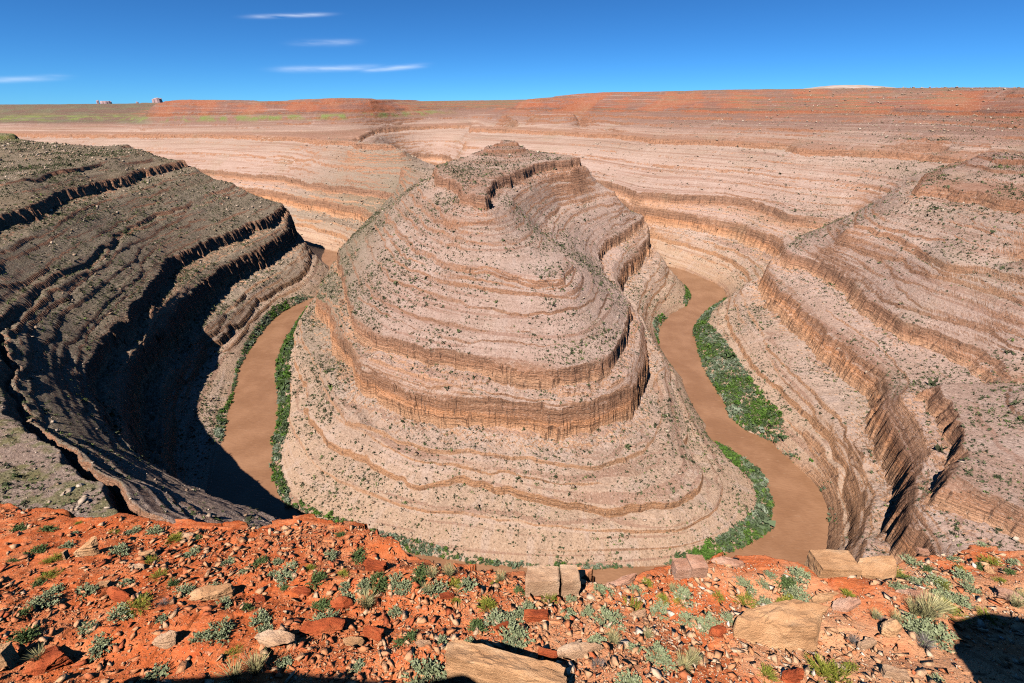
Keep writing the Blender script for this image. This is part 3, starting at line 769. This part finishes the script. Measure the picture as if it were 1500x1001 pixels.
BL = [  # u, v(base), w, h, material, style, label, seed, short
 (740, 1050, 182, 92, M_TAN, 'block', 'huge orange tan boulder cut off by the bottom of the picture', 41, 'the huge bottom boulder', .5),
 (1142, 960, 146, 72, M_TAN, 'slab', 'large flat topped tan boulder with a shaded orange front', 42, 'the large flat topped boulder', .7),
 (127, 822, 40, 37, M_TAN, 'wedge', 'pointed tan boulder standing on the bare red soil', 43, 'the pointed tan boulder', .35),
 (97, 823, 14, 24, M_TAN, 'block', 'narrow tan stone leaning beside the pointed boulder', 44, 'the narrow leaning stone', .7),
 (308, 884, 72, 30, M_TAN, 'wedge', 'tan wedge shaped boulder with a black shaded right end', 45, 'the tan wedge boulder', .6),
 (176, 888, 42, 24, M_RED, 'round', 'dark red boulder below the pointed tan boulder', 46, 'the dark red boulder', .7),
 (241, 953, 38, 30, M_PALE, 'wedge', 'pale angular boulder among red rubble on the lower left', 47, 'the pale angular boulder', .7),
 (500, 897, 36, 24, M_RED, 'round', 'rounded orange red boulder in the middle of the slope', 48, 'the rounded red boulder', .8),
 (441, 875, 32, 12, M_RED, 'slab', 'low red slab left of the rounded red boulder', 49, 'the low red slab', .6),
 (786, 914, 38, 22, M_RED, 'block', 'dark red block in front of the split square boulder', 50, 'the dark red block', .7),
 (1051, 936, 27, 21, M_RED, 'round', 'smooth red brown boulder left of the large flat boulder', 51, 'the smooth red brown boulder', .8),
 (1340, 880, 60, 16, M_PINK, 'slab', 'long pink slab lying among shrubs on the right', 52, 'the long pink slab', .5),
 (8, 985, 44, 48, M_TAN, 'block', 'shaded brown boulder at the left edge', 53, 'the boulder at the left edge', .7),
 (70, 995, 76, 50, M_RED, 'wedge', 'big smooth red slab tilted in the bottom left corner', 54, 'the tilted red slab', .9),
 (402, 950, 60, 28, M_PALE, 'slab', 'grey tan flat boulder left of the red dome', 55, 'the grey tan flat boulder', .7),
 (470, 938, 78, 34, M_RED, 'round', 'broad red dome of rock heaped with stones', 56, 'the red dome', .8),
 (548, 946, 34, 30, M_RED, 'block', 'upright red block shading a black hollow', 57, 'the upright red block', .7),
 (518, 950, 32, 18, M_TAN, 'slab', 'small tan slab leaning on the red dome', 58, 'the small tan slab', .7),
 (850, 968, 72, 26, M_PALE, 'slab', 'wide pale slab behind the huge bottom boulder', 59, 'the wide pale slab', .6),
 (802, 972, 30, 24, M_RED, 'block', 'red block against the wide pale slab', 60, 'the red block by the slab', .7),
 (935, 908, 24, 15, M_PALE, 'wedge', 'small white tan boulder in the middle right rubble', 61, 'the small whitish boulder', .8),
 (909, 864, 50, 19, M_PINK, 'wedge', 'pink boulder right of the split square boulder', 62, 'the pink boulder', .6),
 (1066, 832, 50, 17, M_PINK, 'round', 'pale pink mound of rock on the brink above the river', 63, 'the pale pink mound', .7),
 (1158, 1012, 40, 34, M_RED, 'wedge', 'orange slab poking up at the bottom right', 64, 'the orange slab', .6),
 (1312, 1003, 46, 30, M_PALE, 'block', 'broken pale boulder beside the big black shadow', 65, 'the broken pale boulder', .8),
 (1240, 900, 44, 26, M_PINK, 'wedge', 'tilted pink slab below the wide cracked boulder', 66, 'the tilted pink slab', .7),
 (1208, 885, 42, 14, M_TAN, 'slab', 'flat tan slab below the wide cracked boulder', 67, 'the flat tan slab', .6),
 (550, 846, 36, 28, M_RED, 'block', 'crumbling dark red rock on the brink', 68, 'the crumbling red rock', .7),
 (274, 791, 26, 11, M_PALE, 'round', 'pale rock on the left brink', 69, 'the pale brink rock', .7),
 (215, 817, 26, 12, M_TAN, 'slab', 'low tan rock right of the pointed boulder', 70, 'the low tan rock', .7),
 (200, 837, 28, 12, M_PALE, 'wedge', 'pale rock lying below the low tan rock', 71, 'the pale low rock', .7),
 (152, 864, 26, 14, M_TAN, 'block', 'small tan block above the dark red boulder', 72, 'the small tan block', .7),
 (1478, 884, 46, 26, M_PINK, 'block', 'tan block at the right edge behind dry grass', 73, 'the block at the right edge', .7),
 (1452, 845, 24, 18, M_TAN, 'wedge', 'orange pointed rock among the right hand shrubs', 74, 'the orange pointed rock', .8),
 (1305, 935, 34, 30, M_TAN, 'round', 'lumpy tan boulder left of the big black shadow', 75, 'the lumpy tan boulder', .8),
 (1352, 814, 22, 12, M_PINK, 'block', 'pale block on the red brink to the right', 76, 'the pale block on the brink', .7),
 (620, 949, 26, 12, M_PALE, 'slab', 'pale slab right of the black hollow', 77, 'the pale slab by the hollow', .7),
 (1270, 955, 30, 18, M_PALE, 'block', 'whitish stone in the lower right rubble', 78, 'the whitish stone', .8),
 (380, 883, 20, 12, M_RED, 'round', 'red stone right of the tan wedge boulder', 79, 'the red stone', .8),
 (655, 880, 24, 13, M_RED, 'slab', 'low red rock in the middle of the slope', 80, 'the low red rock', .8),
 (735, 925, 24, 12, M_RED, 'slab', 'brick shaped red stone left of the dark red block', 81, 'the brick shaped stone', .5),
 (380, 978, 34, 20, M_TAN, 'block', 'tan stone in the rubble at the bottom left', 82, 'the tan stone', .8),
]
for (u, v, w_, h_, m_, st, lab, sd, sh, dp) in BL:
    boulder(u, v, w_, h_, m_, st, lab, sd, dp, rot=((sd * 37) % 100 / 100 - .5) * .7, short=sh)

# ------------------------------------------------------------------ shrubs on the slope
def leaf_mesh(name, quads):
    V = np.concatenate(quads); n = len(quads)
    me_ = bpy.data.meshes.new(name)
    me_.vertices.add(n * 4); me_.vertices.foreach_set('co', V.astype(np.float32).ravel())
    me_.loops.add(n * 4); me_.loops.foreach_set('vertex_index', np.arange(n * 4, dtype=np.int32))
    me_.polygons.add(n); me_.polygons.foreach_set('loop_start', np.arange(0, n * 4, 4, dtype=np.int32))
    me_.update(calc_edges=True)
    return me_
def q_leaf(p, dr, ln, wd, rg):
    dr = dr / np.linalg.norm(dr)
    sd = np.cross(dr, rg.normal(size=3)); sd /= np.linalg.norm(sd) + 1e-9
    return np.array([p, p + dr * ln * .5 + sd * wd * .5, p + dr * ln, p + dr * ln * .5 - sd * wd * .5])
def shrub_mesh(kind, seed):
    rg = np.random.default_rng(seed); Q = []
    if kind in ('sage', 'green', 'yellow'):
        nst = {'sage': 90, 'green': 120, 'yellow': 110}[kind]
        lobes = [(rg.uniform(-.22, .22), rg.uniform(-.22, .22), rg.uniform(.7, 1.0)) for _ in range(4)]
        for i in range(nst):
            lb = lobes[i % 4]
            a = rg.uniform(0, 6.283); e = math.asin(rg.uniform(.12, 1))
            dr = np.array([math.cos(a) * math.cos(e), math.sin(a) * math.cos(e), math.sin(e) * .85])
            base = np.array([lb[0] * .5, lb[1] * .5, 0]); L = (.36 + .12 * rg.random()) * lb[2]
            tip = base + np.array([lb[0], lb[1], 0]) * .6 + dr * L
            Q.append(q_leaf(base, tip - base, np.linalg.norm(tip - base), .012, rg))
            nl = 11 if kind == 'sage' else 9
            for j in range(nl):
                t = .45 + .6 * j / nl
                p = base + (tip - base) * t
                d_ = (tip - base) / L * .6 + rg.normal(size=3) * .55
                if kind == 'yellow': d_ = (tip - base) / L + rg.normal(size=3) * .28
                Q.append(q_leaf(p, d_, {'sage': .085, 'green': .075, 'yellow': .11}[kind] * rg.uniform(.7, 1.3), {'sage': .05, 'green': .045, 'yellow': .016}[kind], rg))
    else:
        for i in range(260):
            a = rg.uniform(0, 6.283); sp = rg.uniform(.02, .55)
            dr = np.array([math.cos(a) * sp, math.sin(a) * sp, 1.0])
            b = np.array([math.cos(a), math.sin(a), 0]) * rg.uniform(0, .10)
            L = rg.uniform(.35, .72)
            if kind == 'twig': dr[:2] *= 1.9; L *= .75
            q1 = q_leaf(b, dr, L * .6, .012, rg); Q.append(q1)
            Q.append(q_leaf(b + dr / np.linalg.norm(dr) * L * .5, dr + np.array([math.cos(a), math.sin(a), -.5]) * .3, L * .5, .010, rg))
    return leaf_mesh({'sage': 'sagebrush', 'green': 'green_shrub', 'yellow': 'snakeweed', 'dry': 'grass_tuft', 'twig': 'dead_shrub'}[kind], Q)
def plant_mat(name, c0, c1, c2, sc=6):
    k = NT_(name)
    P = k.n('ShaderNodeTexCoord').outputs['Object']
    oi = k.n('ShaderNodeObjectInfo').outputs['Random']
    c = k.ramp(k.noise(sc, 3, .6, P), [(.3, c0), (.5, c1), (.7, c2)])
    c = k.mix(k.math('MULTIPLY', oi, .45), c, c0)
    k.color(c)
    k.bs.inputs['Roughness'].default_value = .8
    return k.mat
PM = {'sage': plant_mat('sage_leaf', (.16, .175, .085), (.24, .26, .135), (.33, .345, .215)),
      'green': plant_mat('olive_leaf', (.055, .085, .025), (.10, .135, .045), (.16, .19, .08)),
      'yellow': plant_mat('yellow_green_leaf', (.12, .14, .02), (.24, .23, .035), (.36, .29, .05)),
      'dry': plant_mat('dry_grass', (.34, .29, .12), (.46, .40, .19), (.55, .49, .27)),
      'twig': plant_mat('grey_twigs', (.15, .12, .10), (.23, .19, .17), (.32, .27, .24))}
KN = {'sage': ('sagebrush', 'shrub', 'pale grey green sagebrush'), 'green': ('green_shrub', 'shrub', 'dark olive green shrub'), 'yellow': ('snakeweed', 'shrub', 'yellow green bushy shrub'),
      'dry': ('grass_tuft', 'grass tuft', 'pale dry grass tuft'), 'twig': ('dead_shrub', 'shrub', 'grey leafless shrub')}
PROTO = {kd: [shrub_mesh(kd, 300 + 7 * i + len(kd)) for i in range(4)] for kd in PM}
SH = {
 'sage': [(109,779),(99,797),(176,805),(281,807),(332,821),(197,775),(228,777),(80,861),(125,863),(184,851),(267,863),(179,895),(131,917),(149,937),(236,904),(328,884),(323,920),(293,931),(221,989),(384,907),(59,877),
          (407,820),(426,831),(398,839),(417,843),(483,813),(505,855),(475,903),(510,875),(534,853),(582,847),(593,855),(681,856),(579,893),(686,940),(646,939),(745,903),(633,980),(521,976),(414,967),(385,920),(638,859),
          (837,877),(764,897),(775,893),(831,896),(859,895),(905,900),(892,903),(965,887),(1001,871),(1032,915),(1045,908),(1068,904),(1009,903),(873,936),(759,929),(755,943),(968,956),(929,948),(925,997),(935,863),(884,864),(1092,855),(1084,849),
          (1129,841),(1116,851),(1169,840),(1168,868),(1119,881),(1180,893),(1335,820),(1348,851),(1332,860),(1318,858),(1380,867),(1404,876),(1420,859),(1412,840),(1399,817),(1441,797),(1361,921),(1345,918),(1377,995),(1487,821),(1372,847),(1200,812),(313,861),(357,835),(720,905)],
 'green': [(27,771),(51,805),(19,819),(56,853),(253,852),(360,888),(35,895),(40,921),(381,821),(498,780),(462,843),(522,811),(418,860),(467,884),(594,932),(697,916),(617,839),(553,849),(764,864),(1359,832),(1297,819),(1329,845),(1441,829),(1479,836),(1149,847),(289,785),(68,772)],
 'yellow': [(255,787),(67,820),(85,815),(71,840),(235,839),(200,883),(339,953),(453,831),(502,839),(665,877),(663,852),(718,881),(726,853),(716,884),(803,877),(927,887),(969,875),(945,851),(1053,869),(1092,879),(1156,880),(1241,868),(1313,839),
            (1381,852),(1409,831),(1455,821),(1465,848),(1393,889),(1449,903),(1121,983),(1228,985),(1250,975),(1210,978),(219,820),(996,876),(165,779),(115,765)],
 'dry': [(633,839),(658,836),(734,844),(625,860),(538,881),(984,861),(949,928),(897,935),(1001,972),(1015,965),(1356,892),(1340,890),(1487,881),(1495,872),(1281,900),(1311,903),(1376,886),(345,985),(60,960),(375,975)],
 'twig': [(1292,905),(1351,937),(1250,935),(875,970),(240,880)]}
shrubs = []
for kd, lst in SH.items():
    for i, (u, v) in enumerate(lst):
        rg = random.Random(int(u * 7 + v * 13))
        wpx = (24 + max(0, v - 780) * .13) * rg.uniform(.5, 1.08)
        if (u, v) in ((1228,985), (1361,921), (1356,892), (633,980)): wpx *= 1.5
        p = fg_hit(u, v + wpx * .22); s_ = depth_of(p) / F
        me_ = PROTO[kd][rg.randrange(4)]
        nm, cat, desc = KN[kd]
        o = bpy.data.objects.new(nm, me_); col.objects.link(o)
        if not me_.materials: me_.materials.append(PM[kd])
        sc_ = wpx * s_ / 0.95
        o.location = (p[0], p[1], p[2] - .02)
        o.scale = (sc_, sc_ * rg.uniform(.85, 1.15), sc_ * rg.uniform(.75, 1.05) * (1.25 if kd == 'dry' else 1))
        o.rotation_euler = (rg.uniform(-.1, .1), rg.uniform(-.1, .1), rg.uniform(0, 6.28))
        o['category'] = cat; o['group'] = {'sage': 'sagebrush scattered over the red slope', 'green': 'olive green shrubs on the red slope', 'yellow': 'yellow green shrubs on the red slope',
                                          'dry': 'dry grass tufts on the red slope', 'twig': 'leafless shrubs on the red slope'}[kd]
        shrubs.append((o, kd, u, v, desc))
# labels: each shrub is told apart by the rock it stands nearest to, the side it stands on and its order there
ORD = ['nearest', 'second nearest', 'third nearest', 'fourth nearest', 'fifth nearest', 'sixth nearest', 'seventh nearest', 'eighth nearest']
slots = {}
for o, kd, u, v, desc in shrubs:
    best = min(landmarks, key=lambda L: math.hypot(u - L[1], (v - L[2]) * 1.4))
    dx, dy = u - best[1], (v - best[2]) * 1.4
    side = ('right of' if dx > 0 else 'left of') if abs(dx) > abs(dy) else ('in front of' if dy > 0 else 'behind')
    slots.setdefault((best[0], side, desc), []).append((math.hypot(dx, dy), o))
for (lm, side, desc), lst in slots.items():
    lst.sort(key=lambda t: t[0])
    for i, (_, o) in enumerate(lst):
        o['label'] = f"{desc} {side} {lm}" if len(lst) == 1 else f"{ORD[min(i, 7)]} {desc} {side} {lm}"

# ------------------------------------------------------------------ loose stones, canyon scrub, talus blocks, riverside thickets (nobody could count these)
def hull_protos(n, npts, seed):
    out = []
    for i in range(n):
        rg = random.Random(seed + i); bm = bmesh.new()
        fl = rg.uniform(.45, .9)
        for q in range(npts):
            v = Vector((rg.gauss(0, 1), rg.gauss(0, 1), rg.gauss(0, 1))).normalized()
            bm.verts.new((v.x * .5, v.y * .5 * rg.uniform(.7, 1), v.z * .5 * fl)) if q > 2 else bm.verts.new((v.x * .62, v.y * .5, v.z * .6 * fl))
        r_ = bmesh.ops.convex_hull(bm, input=bm.verts)
        bm.verts.index_update()
        out.append((np.array([v.co for v in bm.verts], np.float32), np.array([[v.index for v in f.verts] for f in bm.faces], np.int32)))
        bm.free()
    return out
def scatter(name, protos, P, S, mats, rg, tint, **props):
    """one mesh of many small pieces: P positions, S sizes (n,3), tint one value per piece"""
    n = len(P); which = rg.integers(0, len(protos), n)
    a = rg.uniform(0, 6.283, n); b = rg.uniform(-.5, .5, n)
    VV, FF, TT, off = [], [], [], 0
    for w in range(len(protos)):
        ix = np.nonzero(which == w)[0]
        if not len(ix): continue
        pv, pf = protos[w]
        v = pv[None] * S[ix][:, None, :]
        ca, sa, cb, sb = np.cos(a[ix])[:, None], np.sin(a[ix])[:, None], np.cos(b[ix])[:, None], np.sin(b[ix])[:, None]
        x, y, z = v[..., 0], v[..., 1], v[..., 2]
        y, z = y * cb - z * sb, y * sb + z * cb
        v = np.stack([x * ca - y * sa, x * sa + y * ca, z], -1) + P[ix][:, None, :]
        VV.append(v.reshape(-1, 3)); TT.append(np.repeat(tint[ix], len(pv)))
        FF.append((pf[None] + (off + np.arange(len(ix)) * len(pv))[:, None, None]).reshape(-1, 3)); off += len(ix) * len(pv)
    V, Fc, T = np.concatenate(VV), np.concatenate(FF), np.concatenate(TT)
    me_ = bpy.data.meshes.new(name)
    me_.vertices.add(len(V)); me_.vertices.foreach_set('co', V.astype(np.float32).ravel())
    me_.loops.add(len(Fc) * 3); me_.loops.foreach_set('vertex_index', Fc.astype(np.int32).ravel())
    me_.polygons.add(len(Fc)); me_.polygons.foreach_set('loop_start', np.arange(0, len(Fc) * 3, 3, dtype=np.int32))
    me_.update(calc_edges=True)
    attr(me_, 'tint', T)
    return link(name, me_, mats, kind='stuff', **props)
# loose stones
rg = np.random.default_rng(5)
n = 190000
th = rg.uniform(R(-64), R(64), n); r_ = np.sqrt(rg.uniform(3.4 ** 2, 17 ** 2, n))
ok = r_ < edge_r(th) - .15
th, r_ = th[ok], r_[ok]
sx, sy = r_ * np.sin(th), r_ * np.cos(th)
dens = np.clip(.42 + .8 * fbm(sx, sy, 2.4, 3, 281) + .30 * sstep(-6, 3, sx) + .50 * sstep(9, 5.5, r_), .04, 1)
ok = rg.random(len(sx)) < dens
sx, sy = sx[ok], sy[ok]
sz = fg_z(sx, sy)
size = np.clip(.021 * (1 - rg.random(len(sx))) ** -.62, .021, .21)
S3 = size[:, None] * rg.uniform(.7, 1.25, (len(sx), 3)); S3[:, 2] *= .5; S3[:, 0] *= 1.15
k = NT_('loose_stone')
T = k.attr('tint'); f = k.noise(18, 4, .7)
c = k.ramp(T, [(0, (.30, .065, .025)), (.25, (.42, .11, .045)), (.45, (.48, .20, .09)), (.7, (.50, .29, .165)), (.92, (.55, .38, .26)), (1, (.66, .56, .46))])
c = k.mix(k.math('MULTIPLY', k.rng(f, .55, .75), .4), c, (.58, .38, .25))
c = k.mix(k.math('MULTIPLY', k.rng(f, .42, .28), .5), c, (.20, .06, .03))
k.color(c); k.bump(f, .03, .7)
tint = np.clip(rg.beta(1.6, 1.5, len(sx)) * .8 + .22 * sstep(-5, 5, sx), 0, 1)
scatter('loose_stones', hull_protos(16, 6, 40), np.stack([sx, sy, sz + size * .16], 1), S3, k.mat, rg, tint)

# scrub and talus over the canyon slopes
dRj, dRi = np.gradient(RR); dZj, dZi = np.gradient(CZ)
zr = dZj / dRj; dth = tt[1] - tt[0]
slope = np.hypot(zr, (dZi - zr * dRi) / dth / RR)
area = dRj * RR * dth
base_ok = (slope < .95) & (CZ > -297.5) & (CX * CX + CY * CY > 100 ** 2) & (CY < 1500)
def sample(n, w, seed):
    rg = np.random.default_rng(seed)
    cdf = np.cumsum((w * area).ravel()); cdf /= cdf[-1]
    ix = np.searchsorted(cdf, rg.random(n))
    return np.stack([CX.ravel()[ix], CY.ravel()[ix], CZ.ravel()[ix]], 1), ix, rg
def clump(n, seed, tall=.8):
    out = []
    for i in range(n):
        rg = np.random.default_rng(seed + i); V, Fc = [], []
        for q in range(10):
            c_ = rg.normal(size=3) * (.2, .2, .16) + (0, 0, .32)
            for d_ in range(1):
                a = rg.normal(size=(3, 3)) * .27
                Fc.append([len(V), len(V) + 1, len(V) + 2]); V += [c_ + a[0], c_ + a[1], c_ + a[2]]
        V = np.array(V, np.float32); V[:, 2] = np.maximum(V[:, 2], -.05) * tall
        out.append((V, np.array(Fc, np.int32)))
    return out
wv = base_ok * np.clip(.5 + 1.3 * fbm(CX32, CY32, 38, 4, 611), .04, 1.6) * (1 + .8 * left)
Pq, ix, rg = sample(230000, wv * sstep(1250, 500, CY), 21)
sz_ = rg.lognormal(math.log(.88), .55, len(Pq)) * 1.0 * (Pq[:, 1] < 1600)
k = NT_('scrub_leaf')
T = k.attr('tint')
k.color(k.ramp(T, [(0, (.04, .042, .022)), (.5, (.065, .07, .035)), (.8, (.10, .11, .05)), (1, (.12, .15, .04))]))
scatter('canyon_scrub', clump(8, 70), Pq, np.repeat(sz_[:, None], 3, 1), k.mat, rg, rg.random(len(Pq)))
wv = base_ok * np.clip(.4 + 1.1 * fbm(CX32, CY32, 30, 3, 631), .03, 1.5) * (1 + 1.2 * left + 3.0 * sstep(330, 230, CY) * sstep(0, -60, CX))
Pq, ix, rg = sample(120000, wv, 22)
sz_ = np.clip(.5 * (1 - rg.random(len(Pq))) ** -.55, .45, 5) * np.clip(Pq[:, 1] / 700, .9, 1.4)
S3 = sz_[:, None] * rg.uniform(.7, 1.3, (len(Pq), 3)); S3[:, 2] *= .8
k = NT_('talus_rock')
T = k.attr('tint')
k.color(k.ramp(T, [(0, (.24, .145, .09)), (.5, (.34, .235, .16)), (1, (.46, .35, .26))]))
Pq[:, 2] += sz_ * .1
scatter('talus_blocks', hull_protos(6, 7, 90), Pq, S3, k.mat, rg, rg.random(len(Pq)))

# riverside thickets
def z_at(x, y): return canyon(x, y)[0]
THK = {
 'a': [(457,462),(445,467),(436,473),(429,481),(423,490),(415,506),(407,522),(403,540),(404,560),(406,585),(405,612),(400,640),(397,670),(398,700),(408,733),(424,745),(424,722),(412,690),(414,665),(424,640),(428,610),(427,570),(429,540),(436,512),(444,490),(457,476)],
 'b': [(420,742),(450,760),(520,790),(600,811),(690,828),(770,835),(850,838),(930,836),(930,828),(850,828),(770,826),(690,817),(640,803),(600,792),(540,778),(470,752),(440,736)],
 'c': [(461,434),(440,445),(420,454),(404,466),(392,478),(374,502),(358,528),(351,542),(349,560),(342,585),(337,602),(333,622),(328,650),(314,640),(320,610),(333,590),(343,560),(346,536),(366,500),(386,473),(402,458),(420,448),(440,438)],
 'd': [(1064,444),(1040,453),(1024,466),(1014,482),(1020,505),(1032,543),(1047,574),(1063,604),(1085,625),(1112,641),(1148,654),(1144,640),(1130,619),(1109,599),(1092,574),(1075,547),(1058,519),(1044,498),(1034,483),(1042,466),(1062,450)],
 'e': [(1047,650),(1060,655),(1076,663),(1092,673),(1106,685),(1120,701),(1128,719),(1133,741),(1130,770),(1120,785),(1098,798),(1060,815),(1000,828),(950,834),(1000,815),(1050,795),(1090,768),(1108,740),(1104,712),(1085,695),(1062,680)],
 'f': [(1012,418),(1013,438),(1006,450),(1000,447),(1003,434),(1002,420)],
 'g': [(984,462),(970,472),(964,490),(967,506),(958,498),(954,484),(962,470)],
 'h': [(1130,650),(1152,670),(1180,697),(1204,724),(1213,750),(1212,790),(1206,815),(1222,800),(1226,760),(1214,722),(1188,690),(1160,664)]}
LBL = {'a': 'dense green thicket along the inner bank of the left river arm', 'b': 'low green thicket along the bank below the nose of the promontory', 'c': 'thin green fringe on the outer bank of the left river arm',
       'd': 'broad green thicket on the outer bank of the right river arm', 'e': 'green thicket on the inner bank of the right river arm', 'f': 'small green patch on the inner bank near the far bend',
       'g': 'small dark green patch where the right river arm narrows', 'h': 'sparse bushes along the rocky right bank of the river'}
k = NT_('willow_leaf')
T = k.attr('tint')
k.color(k.ramp(T, [(0, (.06, .115, .018)), (.22, (.09, .145, .028)), (.4, (.055, .08, .03)), (.65, (.085, .11, .055)), (.85, (.14, .165, .10)), (1, (.20, .22, .15))]))
M_WIL = k.mat
def leafclump(n, seed):
    out = []
    for i in range(n):
        rg = np.random.default_rng(seed + i); V, Fc = [], []
        for q in range(34):
            u_ = rg.normal(size=3); u_ /= np.linalg.norm(u_); c_ = u_ * (.42, .42, .34) * rg.uniform(.6, 1.05) + (0, 0, .38)
            a = rg.normal(size=(3, 3)) * .19
            Fc.append([len(V), len(V) + 1, len(V) + 2]); V += [c_ + a[0], c_ + a[1], c_ + a[2]]
        out.append((np.array(V, np.float32), np.array(Fc, np.int32)))
    return out
LC = leafclump(6, 130)
for key, poly in THK.items():
    Pw = np.array([px_z(u, v, -299.0)[:2] for u, v in poly])
    rg = np.random.default_rng(ord(key))
    lo, hi = Pw.min(0), Pw.max(0)
    Q = rg.uniform(lo, hi, (int(np.prod(hi - lo) * .7) + 50, 2))
    Q = Q[in_poly(Q[:, 0], Q[:, 1], Pw)]
    dn = fbm(Q[:, 0], Q[:, 1], 14, 2, 77)
    Q = Q[rg.random(len(Q)) < np.clip((.12 if key == 'h' else .85) + .7 * dn, .02, 1)]
    zq = z_at(Q[:, 0], Q[:, 1])
    Q, zq = Q[zq > -300.6], zq[zq > -300.6]
    if not len(Q): continue
    sz_ = rg.lognormal(math.log(2.0 if key in 'ade' else 1.6), .45, len(Q))
    tint = np.clip(.47 + .7 * fbm(Q[:, 0], Q[:, 1], 20, 2, 99) + .25 * rg.normal(size=len(Q)), 0, 1)
    scatter('riverbank_thicket', LC, np.stack([Q[:, 0], Q[:, 1], np.maximum(zq, -300) - .1], 1), np.repeat(sz_[:, None], 3, 1) * (1, 1, .8), M_WIL, rg, tint, label=LBL[key])

# ------------------------------------------------------------------ far buttes on the skyline
k = NT_('butte_rock')
c = k.ramp(k.noise(.004, 5, .6, k.pos(), (1, 1, 5)), [(.35, (.36, .22, .21)), (.65, (.46, .30, .28))])
k.color(c)
M_BUT = k.mat
def butte(u0, u1, vt, vb, label, seed, Y=20000.0):
    (k0, t0), (k1, _), (_, t1) = ray(u0, vb), ray(u1, vb), ray(u0, vt)
    cx, w, zb, zt = (k0 + k1) / 2 * Y, (k1 - k0) * Y, -t0 * Y - 200, -t1 * Y
    nn, nl = 40, 7
    a = np.linspace(0, 2 * math.pi, nn, endpoint=False)
    rgx = 1 + .16 * vnoise(np.cos(a) * 2.3 + seed, np.sin(a) * 2.3, seed) + .08 * vnoise(np.cos(a) * 6, np.sin(a) * 6 + seed, seed + 3)
    V, Fc = [], []
    for j, (fz, fr) in enumerate([(0, 1.5), (.35, 1.22), (.52, 1.08), (.53, .96), (.98, .86), (1.0, .80), (1.0, 0.05)]):
        for i in range(nn):
            top = .06 * (zt - zb) * float(vnoise(np.array([a[i] * 1.5 + seed]), np.array([.3]), seed + 9)[0]) if j >= 4 else 0
            V.append((cx + math.cos(a[i]) * rgx[i] * fr * w / 2, Y + math.sin(a[i]) * rgx[i] * fr * w * .4, zb + (zt - zb) * fz + top))
    for j in range(nl - 1):
        for i in range(nn):
            Fc.append((j * nn + i, j * nn + (i + 1) % nn, (j + 1) * nn + (i + 1) % nn, (j + 1) * nn + i))
    Fc.append(tuple((nl - 1) * nn + i for i in range(nn)))
    me_ = bpy.data.meshes.new('butte'); me_.from_pydata(V, [], Fc); me_.update()
    link('butte', me_, M_BUT, label=label, category='butte', group='buttes on the skyline')
butte(142.5, 146.5, 147.5, 153, 'slim butte left of the long castle like butte on the skyline', 3)
butte(149, 164, 148.6, 153, 'long castle like butte on the far left skyline', 4)
butte(200.5, 204, 149.5, 154, 'tiny needle butte alone on the skyline', 5)
butte(226, 240, 144.2, 156, 'broad flat topped butte just left of the red mesa', 6, 19000.0)

# pale dome of rock beyond the right rim
xs = np.linspace(-1, 1, 60); ys = np.linspace(-1, 1, 30)
GX, GY = np.meshgrid(xs, ys)
kx, t = ray(1245, 125.2)
hz = -t * 5200
q = np.clip(1 - GX ** 2 - GY ** 2, 0, 1)
k = NT_('pale_rock')
k.color(k.ramp(k.noise(.01, 4, .6), [(.4, (.30, .22, .17)), (.6, (.38, .30, .25))]))
link('hill', mesh_grid('hill', kx * 5200 + GX * 620, 5200 + GY * 500, hz - 110 + 110 * q ** .5 + 5 * fbm(GX * 600, GY * 600, 120, 3, 5)), k.mat, kind='structure')
